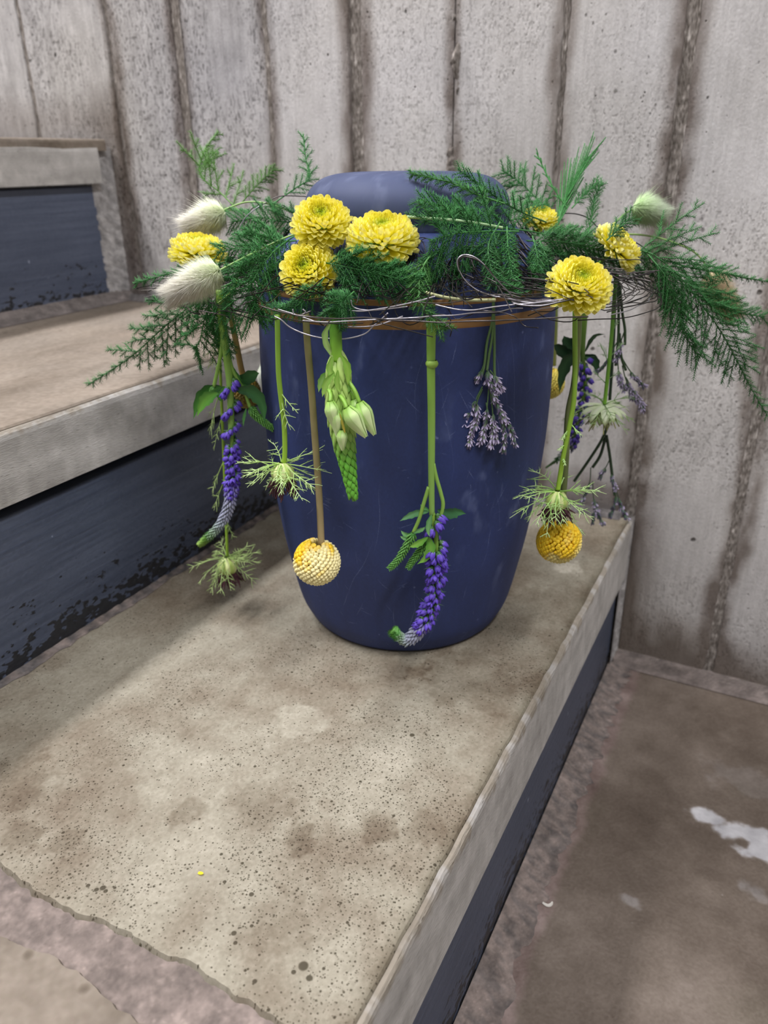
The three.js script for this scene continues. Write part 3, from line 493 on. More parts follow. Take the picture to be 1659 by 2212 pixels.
frond('mass of fern behind the right edge of the urn lid', [[1080, 480, 0.0], [1130, 470, -0.02], [1180, 460, -0.035], [1130, 400, -0.05], [1085, 368, -0.055]], { n: 26, len: (q) => 60 - 36 * q, ang: 0.9, fan: 0.6, hang: 0 });
frond('deep green fern frond lying level on the right of the wreath', [[1130, 520, 0.03], [1200, 522, 0.02], [1260, 530, 0.01], [1330, 552, 0.0], [1400, 560, -0.005]], { n: 32, len: (q) => 56 - 26 * q, ang: 0.75, fan: 0.3, hang: 0.05 });
frond('dark fern frond under the two yellow blooms at the right', [[1150, 500, 0.0], [1210, 515, -0.01], [1270, 540, -0.02], [1330, 570, -0.025], [1390, 590, -0.025]], { n: 26, len: (q) => 50 - 34 * q, ang: 0.75, fan: 0.3, hang: 0.15 });
frond('upright bunch of closed fern tips right of the lid', [[1200, 500, -0.02], [1215, 450, -0.03], [1235, 400, -0.035], [1270, 340, -0.04]], { n: 24, len: (q) => 95 - 50 * q, ang: 0.22, fan: 0.2, hang: -0.02, subs: 0, open: 2.6, needle: 0.003, from: 0.05, dens: 0.7 });
frond('single dark fern shoot leaning left above the wreath', [[1225, 450, -0.03], [1195, 405, -0.035], [1175, 365, -0.04], [1160, 332, -0.042]], { n: 6, len: (q) => 14, ang: 0.3, subs: 0, open: 2.6, needle: 0.003 });
frond('pale upright fern sprig beside the closed fern tips', [[1265, 520, -0.03], [1278, 470, -0.035], [1284, 430, -0.04], [1300, 395, -0.045]], { n: 12, len: (q) => 24 - 12 * q, ang: 0.5, subs: 0, dens: 0.8 });
frond('thin fern shoot leaning right towards the pale tail flower', [[1235, 450, -0.03], [1262, 420, -0.035], [1290, 395, -0.04]], { n: 8, len: (q) => 16, ang: 0.6, subs: 0 });
frond('small fern sprig in front of the far right bloom', [[1310, 520, 0.02], [1335, 495, 0.02], [1360, 472, 0.02]], { n: 8, len: (q) => 22, ang: 0.7, subs: 0 });
frond('big fern frond cascading down at the far right', [[1330, 540, 0.0], [1400, 545, 0.005], [1460, 590, 0.01], [1510, 650, 0.015], [1560, 720, 0.018], [1590, 775, 0.02], [1618, 830, 0.02], [1662, 905, 0.02]], { n: 40, len: (q) => q > 0.72 ? 13 : 125 - 105 * q, ang: 0.75, fan: 0.25, hang: 0.1, subs: 0.6, dens: 0.8 });
frond('fern frond hanging in two tails at the right of the wreath', [[1400, 550, 0.01], [1440, 600, 0.018], [1462, 660, 0.022], [1478, 720, 0.025], [1510, 772, 0.026]], { n: 26, len: (q) => 62 - 30 * q, ang: 0.6, fan: 0.25, hang: 0.2, subs: 0.5, dens: 0.8 });
frond('slender fern tip reaching to the right edge of the picture', [[1430, 560, 0.0], [1500, 580, -0.005], [1560, 590, -0.01], [1610, 600, -0.012], [1668, 610, -0.015]], { n: 16, len: (q) => q > 0.55 ? 8 : 26, ang: 0.6, subs: 0, needle: 0.0045 });
frond('fern spray fanning right in front of the blurred tail flower', [[1450, 590, 0.0], [1510, 640, 0.0], [1570, 668, -0.003], [1650, 685, -0.008]], { n: 24, len: (q) => 52 - 34 * q, ang: 0.65, fan: 0.3, hang: 0.05, subs: 0.4 });

// ------------------------------------------------------------------ button chrysanthemums
const Y0 = C(0xf4ea3c), Y1 = C(0xfbf450), Y2 = C(0xfffaae), YG = C(0xb9cf2a), GD = C(0x6f9f2c);
function petalGeo(w, cup, curl, c0, c1, c2) {              // unit length along +z, cupped towards +y
  const b = new MB();
  b.grid(6, 9, (u, s) => { const t = 1 - (1 - s) ** 1.5, q = u * 2 - 1, ww = w * (t < 0.7 ? 0.42 + 0.58 * sstep(0, 0.65, t) : Math.sqrt(Math.max(0, 1 - ((t - 0.7) / 0.3) ** 2.6)) * 0.96 + 0.04);
    const y = cup * q * q * w * (0.35 + 0.65 * t) + curl * t * t + 0.02 * Math.cos(q * 7) * w; return [V(q * ww, y, t), t < 0.55 ? mix(c0, c1, t / 0.55) : mix(c1, c2, ((t - 0.55) / 0.45) ** 1.4)]; });
  return b.geo();
}
const PET = [petalGeo(0.2, 0.75, 0.1, Y0, Y1, Y2), petalGeo(0.195, 0.85, 0.22, Y0, Y1, Y2), petalGeo(0.19, 1.0, 0.28, C(0xf2e634), C(0xfaf240), C(0xfff78c)), petalGeo(0.18, 1.1, 0.32, C(0xeae432), C(0xf8f440), C(0xfff66c))];
// [px, py, height], half-width px, direction the face looks in
function chrysanthemum(label, at, rpx, nrm) {
  const t = thing('chrysanthemum', label, 'flower', 'yellow button chrysanthemums'), p = atK(at[0], at[1], at[2]), R = rpx * 1.1 * mpp(p), n = nrm.normalize();
  t.position.copy(p).addScaledVector(n, -0.25 * R); t.quaternion.setFromUnitVectors(V(0, 1, 0), n);
  const N = 300, inner = new MB(), q = new THREE.Quaternion(), m4 = new THREE.Matrix4();
  for (let i = 0; i < N; i++) {
    const f = i / N, az = i * 2.39996 + rr(-0.09, 0.09), el = lerp(-0.42, 1.42, f ** 0.85) + rr(-0.07, 0.07), L = R * lerp(0.6, 0.27, sstep(0.05, 0.95, f)) * rr(0.92, 1.08), base = R * 0.4;
    const d = V(Math.cos(el) * Math.sin(az), Math.sin(el), Math.cos(el) * Math.cos(az)), up = V(-Math.sin(el) * Math.sin(az), Math.cos(el), -Math.sin(el) * Math.cos(az)), rt = up.clone().cross(d);
    const b = d.clone().multiplyScalar(base * lerp(1, 0.55, f * f)); b.y = b.y * 0.8;
    if (f < 0.62) {
      const m = new THREE.Mesh(PET[Math.min(3, Math.floor(f * 5.6))], mPetal); m.name = 'petal'; m.castShadow = m.receiveShadow = true;
      m.quaternion.setFromRotationMatrix(m4.makeBasis(rt, up, d)); m.position.copy(b); m.scale.set(L * rr(0.9, 1.15), L, L); t.add(m);
    } else {
      const g = clamp((f - 0.62) / 0.38), c0 = mix(C(0xc9bd20), C(0xa8c432), g * 0.8), c1 = mix(Y1, C(0xd4e23c), sstep(0.1, 0.8, g)), dip = 1 - 0.12 * sstep(0.55, 1, g), l = L * dip, w = 0.17 * l, d2 = d.clone();
      inner.grid(2, 4, (u, s) => { const k = u * 2 - 1, ww = w * (0.5 + 0.5 * Math.sin(s * Math.PI * 0.75)) * (s > 0.95 ? 0.45 : 1); return [b.clone().addScaledVector(d2, l * s).addScaledVector(rt, k * ww).addScaledVector(up, (1.2 * k * k * w + 0.25 * s * s * l)), mix(c0, c1, s)]; });
    }
  }
  inner.build('flower_centre', mPetal, t, 'stuff');
  const cal = new MB(); cal.lathe(V(0, -0.3 * R, 0), V(0, 1, 0), 0.3 * R, (s) => R * (0.12 + 0.3 * s), GD, 12, 5); cal.build('calyx', mGreen, t);
  const st = new MB(); st.tube([V(0, -0.15 * R, 0), V(0, -0.55 * R, 0), V(0.02 * R, -0.8 * R, 0)], 0.0012, GD, 6); st.build('stem', mGreen, t);
  return t;
}
reseed(7);
const TO = AX.clone().negate(), nDir = (toward, right, up) => V(0, up, 0).addScaledVector(TO, toward).addScaledVector(SIDE, right);
chrysanthemum('upper left yellow bloom touching the urn lid, its green eye facing the camera', [694, 470, 0.078], 62, nDir(0.78, 0.05, 1));
chrysanthemum('wide yellow bloom in front of the lid, right of two others', [825, 500, 0.085], 75, nDir(0.36, 0.02, 1));
chrysanthemum('lowest of the three clustered yellow blooms, tilted down to the left', [662, 578, 0.09], 62, nDir(1.5, -0.45, 1));
chrysanthemum('flat yellow bloom seen from the side between two bunny tails', [428, 530, 0.02], 58, nDir(0.1, 0.12, 1));
chrysanthemum('big yellow bloom at the right rim of the urn above hanging stems', [1255, 606, kTop(1255, 606, 0.805 * H) + 0.024], 67, nDir(0.75, 0.12, 1));
chrysanthemum('yellow bloom at far right half covered by a fern sprig', [1343, 526, 0.005], 56, nDir(0.2, 0.75, 0.75));
chrysanthemum('small yellow bloom mostly hidden in fern behind the lid', [1170, 466, -0.03], 38, nDir(0.3, 0.1, 1));

// ------------------------------------------------------------------ bunny tail grass
function bunnyTail(label, tip, base, rad, stem, kT, kB, hueB = C(0xfffbec), hueG = C(0xe6f2c8)) {
  const t = thing('bunny_tail', label, 'grass flower'), a = atK(base[0], base[1], kB), e = atK(tip[0], tip[1], kT), d = e.clone().sub(a), L = d.length(), R = rad * mpp(a); d.normalize();
  const prof = (q) => R * Math.min(1, Math.sqrt(q / 0.22)) * (q < 0.4 ? 1 : lerp(1, 0.42, (q - 0.4) / 0.6)) * 0.6, b = new MB();
  b.lathe(a, d, L * 0.85, (q) => prof(q) * (q > 0.96 ? 0.4 : 1), (q) => mix(hueG, hueB, sstep(0.05, 0.6, q)), 12, 10); b.build('seed_head', mHair, t);
  const h = new MB(), x = V(0.2, 0.9, 0.3).cross(d).normalize(), y = d.clone().cross(x);
  for (let i = 0; i < 5200; i++) {
    const q = rnd() ** 0.85, az = rr(0, 6.283), o = x.clone().multiplyScalar(Math.cos(az)).addScaledVector(y, Math.sin(az)), p = a.clone().addScaledVector(d, L * 0.85 * q).addScaledVector(o, prof(q) * 0.9);
    const dir = d.clone().multiplyScalar(lerp(0.3, 1.25, Math.min(1, q * 1.4))).addScaledVector(o, lerp(1.15, 0.75, q)).add(V(rr(-0.2, 0.2), rr(-0.28, 0.12), rr(-0.2, 0.2))).normalize();
    const c = vary(mix(hueG, hueB, clamp(q * 1.4 + rr(-0.2, 0.3))), 0.1); h.spike(p, dir, R * rr(0.7, 1.45) * (rnd() < 0.03 ? 1.7 : 1), 0.00015, c, c);
  }
  h.build('hair', mHair, t, 'stuff');
  if (stem) { const s = new MB(); s.tube(stem.map(([px, py, k]) => atK(px, py, k)), 0.00065, C(0x8fb066), 6, stem.length * 6); s.build('stem', mGreen, t); }
}
reseed(55);
bunnyTail('nearer fluffy bunny tail at left, below the flat yellow bloom', [352, 645], [476, 582], 30, [[470, 586, 0.08], [505, 568, 0.075], [560, 540, 0.06], [620, 512, 0.055], [690, 490, 0.04]], 0.1, 0.085);
bunnyTail('farther fluffy bunny tail at left, above the flat yellow bloom', [395, 492], [486, 458], 27, [[482, 454, -0.02], [530, 437, -0.025], [580, 440, -0.02], [640, 462, 0.0]], -0.012, -0.02);
bunnyTail('pale green bunny tail standing alone before the wall at right', [1436, 466], [1368, 446], 25, [[1366, 452, -0.05], [1350, 462, -0.05], [1320, 490, -0.045], [1290, 520, -0.04]], -0.05, -0.05, C(0xe6f4d6), C(0xc8e6a8));
bunnyTail('blurred beige bunny tail behind the fern at far right', [1590, 690], [1530, 592], 26, [[1534, 600, -0.09], [1524, 572, -0.085], [1500, 545, -0.08], [1450, 522, -0.07], [1390, 508, -0.05], [1330, 505, -0.04]], -0.09, -0.09, C(0xf2dcb8), C(0xeedcb8));
{ // two cut straw-like stems lying in the wreath
  const straw = (label, p, c) => { const t = thing('cut_stem', label, 'stem'), b = new MB(); b.tube(p, 0.0009, C(c), 7, p.length * 5); b.build('stem', mGreen, t); };
  straw('pale cut stem lying level against the lid, right of the wide bloom', [[860, 467, 0.072], [930, 472, 0.076], [1000, 478, 0.075], [1085, 492, 0.066]].map(([x, y, k]) => atK(x, y, k)), 0x9cb98a);
  straw('pale cut stem lying over the upper gold band under the wire loop', [[920, 632, 0.117], [960, 642, 0.119], [1010, 648, 0.119], [1070, 648, 0.116]].map(([x, y, k]) => atK(x, y, k)), 0xa8ab7c);
  straw('short green stem sticking down beside the nearer bunny tail', [[472, 656, 0.058], [490, 641, 0.058], [506, 620, 0.057], [512, 600, 0.055]].map(([x, y, k]) => atK(x, y, k)), 0x86a04a);
}

// ------------------------------------------------------------------ hanging globe flowers
function billyButton(label, stem, c, rpx, k, tones, stemCols, bright = -0.02) {
  const t = thing('globe_flower', label, 'flower'), p = atK(c[0], c[1], k), R = rpx * mpp(p), P = pts(stem, k);
  const st = new MB(); st.tube(P, (q) => lerp(0.0019, 0.0021, q), (q) => mix(C(stemCols[0]), C(stemCols[1]), q), 8, P.length * 5); st.build('stem', mGreen, t);
  const core = new MB(); core.lathe(p.clone().add(V(0, -R * 0.82, 0)), V(0, 1, 0), R * 1.64, (q) => R * 0.85 * Math.sqrt(Math.max(0, 1 - (q * 2 - 1) ** 2)), C(0x6e5a20), 20, 14); core.build('flower_head', mFloret, t);
  const fl = new MB(), N = 430;
  for (let i = 0; i < N; i++) {
    const y = 1 - (i + 0.5) / N * 2, s = Math.sqrt(1 - y * y), az = i * 2.39996 + rr(-0.05, 0.05), d = V(s * Math.cos(az), y, s * Math.sin(az)); if (y > 0.96) continue;
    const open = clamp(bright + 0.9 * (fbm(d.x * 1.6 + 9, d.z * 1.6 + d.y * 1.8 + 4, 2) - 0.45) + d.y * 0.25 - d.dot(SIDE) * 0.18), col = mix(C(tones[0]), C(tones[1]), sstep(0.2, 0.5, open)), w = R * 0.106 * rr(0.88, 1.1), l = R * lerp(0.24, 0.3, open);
    const b = p.clone().addScaledVector(d, R * 0.78);
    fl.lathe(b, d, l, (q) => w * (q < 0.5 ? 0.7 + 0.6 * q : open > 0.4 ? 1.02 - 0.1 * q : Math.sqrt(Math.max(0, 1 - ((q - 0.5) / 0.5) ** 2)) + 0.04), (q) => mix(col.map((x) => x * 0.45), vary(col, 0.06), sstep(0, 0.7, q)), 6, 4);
    const k2 = fl.v(b.clone().addScaledVector(d, l * 0.97), col.map((x) => x * 0.9)), e = k2 - 6; for (let a = 0; a < 6; a++) fl.tri(e + a, e + (a + 1) % 6, k2);
  }
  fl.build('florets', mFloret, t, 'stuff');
}
reseed(81);
{ const k = kTop(660, 682);
  billyButton('pale yellow globe flower hanging low on a brown stem before the urn', [[660, 676], [664, 740], [672, 830], [680, 940], [688, 1050], [692, 1120], [694, 1175]], [685, 1214], 51, k, [0xf4e8ac, 0xf8d020], [0x5a5a30, 0xb5a278]);
  const k2 = kTop(1252, 660);
  billyButton('golden globe flower at right, hanging under the nigella pod', [[1252, 640], [1248, 740], [1240, 830], [1228, 890], [1222, 1000], [1214, 1100], [1209, 1140]], [1208, 1170], 47, kTop(1243, 655) - 0.016, [0xe2d488, 0xf4cc24], [0x5a6238, 0x5e6a3c], 0.3);
  const k3 = kTop(495, 640) - 0.012;
  billyButton('shaded globe flower half hidden by leaves at the left of the urn', [[490, 632], [500, 690], [512, 750], [522, 800], [529, 822]], [530, 848], 34, k3 - 0.01, [0x9a8a44, 0xb8922a], [0x6d6a34, 0xc09a5a]);
  billyButton('blurred yellow globe flower peeping out behind the right side of the urn', [[1200, 640], [1200, 700], [1196, 790]], [1186, 828], 34, -0.12, [0xe0d060, 0xecc828], [0x6a7a40, 0x7a8040]);
}

// ------------------------------------------------------------------ purple spikes
const VP = [C(0x3e2896), C(0x6046bc), C(0xa494e6)], VG = C(0x3f7d34), SG = C(0x7fa83c);
function flowerGeo(openness) {                             // one closed floret, unit length along +y
  const b = new MB(), n = 4;
  for (let i = 0; i < n; i++) { const az = i / n * 6.283, o = V(Math.cos(az), 0, Math.sin(az)), d = V(0, 1, 0).addScaledVector(o, openness).normalize(); b.lathe(V(0, 0.12, 0).addScaledVector(o, 0.08), d, 0.78, (q) => 0.26 * Math.sin(Math.PI * clamp(0.12 + q * 0.86)) ** 0.8, (q) => mix(VP[q < 0.3 ? 2 : 0], VP[1], Math.sin(q * 3.1)), 6, 5, 0.62, o); }
  b.lathe(V(0, -0.05, 0), V(0, 1, 0), 0.3, (q) => 0.12 + 0.14 * q, C(0x47703a), 6, 2);
  for (let i = 0; i < 4; i++) { const az = i / 4 * 6.283 + 0.7; b.spike(V(Math.cos(az) * 0.2, 0.1, Math.sin(az) * 0.2), V(Math.cos(az) * 0.45, 1, Math.sin(az) * 0.45).normalize(), 0.4, 0.07, VG, C(0x6f9a58)); }
  return b.geo();
}
const VFL = [flowerGeo(0.22), flowerGeo(0.34), flowerGeo(0.12)];
function leafPart(t, name, list, k, w, c0, c1, face = TO, fold = 0.3) { const b = new MB(); b.leaf(pts(list, k), (q) => w * Math.sin(Math.PI * clamp(0.03 + q * 0.97) ** 0.8) ** 1.1 * (1 + 0.12 * Math.sin(q * 26)), face.clone(), (q, s) => mix(C(c0), C(c1), clamp(q * 0.6 + (1 - Math.abs(s)) * 0.5)), 16, fold); return b.build(name, mLeaf, t); }
// spine in px; stages along it: purple florets until q1, grey buds until q2, green tip after
function spike(label, o) {
  const t = thing('purple_spike', label, 'flower'), k = o.k, sc = mpp(atK(o.spine[0][0], o.spine[0][1], k));
  const st = new MB(); st.tube(pts(o.stem, k), o.sr ?? ((q) => lerp(0.0027, 0.0017, q)), (q) => mix(SG, C(o.stemTip ?? 0x86b058), q), 9, o.stem.length * 5); st.build('stem', mGreen, t);
  for (const [px, py, r] of o.nodes ?? []) { const b = new MB(), p = atK(px, py, k); b.lathe(p.clone().add(V(0, 0.002, 0)), V(0, -1, 0), 0.0038, (q) => r * (0.88 + 0.28 * Math.sin(q * Math.PI)), C(0x93b84e), 10, 5); b.build('node', mGreen, t); }
  const S = pts(o.spine, k), cv = new THREE.CatmullRomCurve3(S, false, 'centripetal'), L = cv.getLength();
  const ax = new MB(); ax.tube(S, (q) => lerp(0.0016, 0.0009, q), (q) => mix(SG, C(0x587a4a), q), 7, 24); ax.build('spike_axis', mGreen, t);
  const place = (q, az) => { const p = cv.getPoint(q), tg = cv.getTangent(q), x = V(0.3, 0.2, 0.93).cross(tg).normalize(), y = tg.clone().cross(x); return [p, tg, x.multiplyScalar(Math.cos(az)).addScaledVector(y, Math.sin(az))]; };
  const up = V(0, 1, 0), bracts = new MB();
  for (let i = 0; i < o.n; i++) {
    const q = o.q1 * ((i + 0.5) / o.n) ** 0.85, [p, tg, out] = place(q, i * 2.399 + rr(-0.3, 0.3)); if (o.sparse && q < o.sparse && i % 3) continue;
    const s = sc * lerp(o.big, o.big * 0.75, q / o.q1) * 1.25 * rr(0.85, 1.15), m = new THREE.Mesh(VFL[i % 3], mFloret); m.name = 'floret'; m.castShadow = m.receiveShadow = true;
    m.position.copy(p).addScaledVector(out, s * 0.3); m.quaternion.setFromUnitVectors(up, out.clone().multiplyScalar(0.75).addScaledVector(tg, 0.75).add(V(rr(-0.2, 0.2), rr(-0.2, 0.1), rr(-0.2, 0.2))).normalize()); m.scale.setScalar(s); t.add(m);
    bracts.spike(p.clone().addScaledVector(out, 0.001), out.clone().multiplyScalar(0.9).addScaledVector(tg, rr(-0.3, 0.5)).normalize(), s * rr(0.8, 1.25), 0.0004, VG, C(0x8db684));
  }
  bracts.build('bracts', mGreen, t, 'stuff');
  const buds = new MB();
  for (let i = 0; i < o.nb; i++) {
    const f = (i + 0.5) / o.nb, q = lerp(o.q1 - 0.06, o.q2, f), [p, tg, out] = place(q, i * 2.399), s = sc * lerp(o.big * 0.78, o.big * 0.5, f) * rr(0.85, 1.15), c = vary(mix(mix(C(0x7a70b8), C(0x9498ac), sstep(0, 0.3, f)), C(0x7c9a74), sstep(0.45, 1, f)), 0.16), d = out.clone().multiplyScalar(0.62).addScaledVector(tg, 0.85).normalize();
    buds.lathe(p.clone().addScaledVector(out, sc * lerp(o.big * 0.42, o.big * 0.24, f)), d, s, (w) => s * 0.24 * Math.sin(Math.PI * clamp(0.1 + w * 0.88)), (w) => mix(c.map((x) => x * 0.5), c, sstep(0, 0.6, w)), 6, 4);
    if (i % 2) buds.spike(p.clone().addScaledVector(out, 0.001), d.clone().addScaledVector(out, 0.4).normalize(), s * 1.25, 0.0003, VG, C(0x88aa80));
  }
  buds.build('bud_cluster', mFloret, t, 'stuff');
  const tip = new MB(), tw = o.tipW ?? 8;
  for (let i = 0; i < 700; i++) { const f = rnd(), q = lerp(o.q2 - 0.04, 1, f), [p, tg, out] = place(Math.min(0.999, q), rr(0, 6.283)), w = sc * lerp(tw, tw * (o.fan ?? 0.4), f) * rr(0.7, 1.15), c = vary(mix(C(0x4e9a3a), C(o.tipCol ?? 0x6fb04a), f), 0.2); tip.spike(p, out.clone().multiplyScalar(0.85).addScaledVector(tg, lerp(0.7, o.fan ? 0.2 : 1.4, f)).normalize(), w, 0.0004, c.map((x) => x * 0.55), c); }
  tip.build('green_tip', mGreen, t, 'stuff');
  for (const s of o.shoots ?? []) {                        // side shoots with a small green spike
    const b = new MB(); b.tube(pts(s.stem, k), 0.0012, C(0x86b04e), 7, s.stem.length * 5); const m = b.build('side_shoot', mGreen, t);
    const g = new MB(), E = pts(s.head, k), hc = new THREE.CatmullRomCurve3(E), hl = hc.getLength(); g.tube(E, (q) => s.w * sc * lerp(0.5, 0.25, q), C(0x3f7a30), 7, 8);
    for (let i = 0; i < 170; i++) { const f = (i + 0.5) / 170, p = hc.getPoint(f), tg = hc.getTangent(f), az = i * 2.399, x = V(0.3, 0.2, 0.93).cross(tg).normalize(), y = tg.clone().cross(x), out = x.multiplyScalar(Math.cos(az)).addScaledVector(y, Math.sin(az)), l = s.w * sc * lerp(1.05, 0.55, f) * rr(0.85, 1.1); g.lathe(p.clone().addScaledVector(out, s.w * sc * 0.2), out.clone().multiplyScalar(0.8).addScaledVector(tg, 0.8).normalize(), l, (w) => l * 0.17 * Math.sin(Math.PI * clamp(0.1 + w * 0.9)), (w) => mix(C(0x24561f), vary(C(0x6fae4c), 0.12), w), 5, 3); }
    g.build('green_spike', mGreen, m);
  }
  for (const l of o.leaves ?? []) leafPart(t, 'leaf', l[0], k + (l[4] ?? 0), l[1], l[2], l[3]);
  return t;
}
reseed(303);
{ const k = kTop(932, 700, 0.748 * H);
  spike('purple flower spike on a thick green stem before the urn front, its tip curling left', { k, q1: 0.65, q2: 0.87, n: 88, nb: 130, big: 23, sparse: 0.2, tipW: 20, fan: 0.75,
    stem: [[932, 690], [931, 740], [931, 800], [932, 900], [932, 1000], [932, 1060], [933, 1112]], nodes: [[933, 786, 0.0031]],
    spine: [[934, 1108], [940, 1150], [943, 1190], [941, 1235], [938, 1280], [926, 1325], [905, 1360], [880, 1382], [858, 1372], [848, 1362]],
    shoots: [{ stem: [[926, 1052], [916, 1085], [904, 1125], [893, 1150]], head: [[893, 1152], [876, 1185], [858, 1212], [842, 1228]], w: 13 }, { stem: [[936, 1002], [942, 1030], [952, 1065], [957, 1090], [950, 1120], [934, 1148], [922, 1165]], head: [[922, 1165], [908, 1190], [893, 1210], [882, 1226]], w: 13 }],
    leaves: [[[[926, 1105], [900, 1108], [880, 1116], [863, 1126]], 0.0022, 0x2f6a34, 0x76b07a], [[[945, 1102], [975, 1108], [990, 1106], [1007, 1110]], 0.0034, 0x1e4d2a, 0x3f7a48], [[[932, 1112], [927, 1128], [925, 1146], [928, 1160]], 0.0017, 0x3d8040, 0x84bb78, 0.009], [[[893, 1150], [880, 1156], [872, 1152], [866, 1146]], 0.0016, 0x3d8040, 0x84bb78], [[[893, 1152], [905, 1146], [914, 1142], [918, 1138]], 0.0014, 0x3d8040, 0x84bb78, 0.006], [[[893, 1160], [878, 1163], [870, 1161], [864, 1158]], 0.0013, 0x3d8040, 0x8cc080], [[[924, 1160], [906, 1172], [894, 1178], [884, 1182]], 0.0022, 0x4f9a30, 0x96cc58, 0.006], [[[926, 1160], [930, 1182], [920, 1204], [901, 1219]], 0.003, 0x4f9a30, 0x86bd50, 0.004], [[[930, 1104], [918, 1098], [912, 1094], [908, 1089]], 0.0012, 0x3d8040, 0x6aa860]] });
  const k2 = kTop(478, 640);
  spike('purple flower spike hanging left of the urn, grey-green tip bent left', { k: k2, q1: 0.6, q2: 0.9, n: 122, nb: 190, big: 19, sparse: 0.36, tipW: 17, fan: 0.5, tipCol: 0xa3c85a,
    stem: [[474, 625], [477, 660], [482, 710], [490, 770], [497, 830], [499, 900], [500, 940]], sr: (q) => lerp(0.0031, 0.002, q),
    spine: [[497, 815], [499, 860], [500, 910], [501, 950], [502, 1000], [501, 1050], [494, 1095], [478, 1130], [455, 1156], [430, 1178]],
    shoots: [{ stem: [[481, 700], [478, 755], [470, 800], [462, 835]], head: [[462, 835], [458, 842], [455, 850]], w: 8 }, { stem: [[493, 760], [503, 800], [528, 845], [540, 880]], head: [[540, 880], [556, 900], [574, 915], [590, 926]], w: 13 }],
    leaves: [[[[478, 835], [450, 845], [430, 865], [418, 905]], 0.0042, 0x16431a, 0x4f9436], [[[470, 848], [450, 858], [438, 872], [425, 900]], 0.004, 0x2c6a22, 0x7cc04a, 0.003], [[[505, 838], [530, 820], [550, 808], [560, 806]], 0.0042, 0x1d4f26, 0x4b8a48, -0.004], [[[510, 842], [545, 846], [565, 870], [572, 915]], 0.0045, 0x1d4f26, 0x3f7a40, 0.002], [[[536, 880], [548, 884], [556, 890], [560, 893]], 0.0013, 0x3d8040, 0x6aa860], [[[532, 882], [528, 898], [526, 910], [526, 922]], 0.001, 0x3d8040, 0x5a9850], [[[486, 835], [478, 845], [476, 860], [480, 868]], 0.0024, 0x2c6a22, 0x5c9c40], [[[500, 790], [512, 815], [520, 828], [534, 832]], 0.0022, 0x245c24, 0x4a8a3a]] });
  spike('dim purple spike with dark leaves behind the right edge of the urn', { k: -0.055, q1: 0.7, q2: 0.92, n: 46, nb: 50, big: 15, tipW: 8, tipCol: 0x3a5a3a,
    stem: [[1262, 640], [1262, 690], [1259, 740], [1258, 790]], sr: (q) => lerp(0.0026, 0.0018, q), stemTip: 0x5a7a3a,
    spine: [[1258, 770], [1264, 810], [1262, 850], [1252, 890], [1243, 930], [1236, 960], [1214, 985], [1180, 1010]],
    leaves: [[[[1255, 760], [1225, 765], [1205, 750], [1196, 745]], 0.0045, 0x12301a, 0x2c5a30], [[[1250, 762], [1225, 780], [1214, 810], [1208, 850]], 0.0048, 0x12301a, 0x386638, 0.005], [[[1256, 768], [1280, 775], [1288, 790], [1292, 815]], 0.0035, 0x12301a, 0x2c5a30], [[[1252, 755], [1232, 745], [1222, 735], [1218, 725]], 0.005, 0x1a3c22, 0x3c6a40, -0.01], [[[1264, 760], [1276, 735], [1288, 724], [1308, 722]], 0.0016, 0x223a22, 0x3f5f3a]] });
}

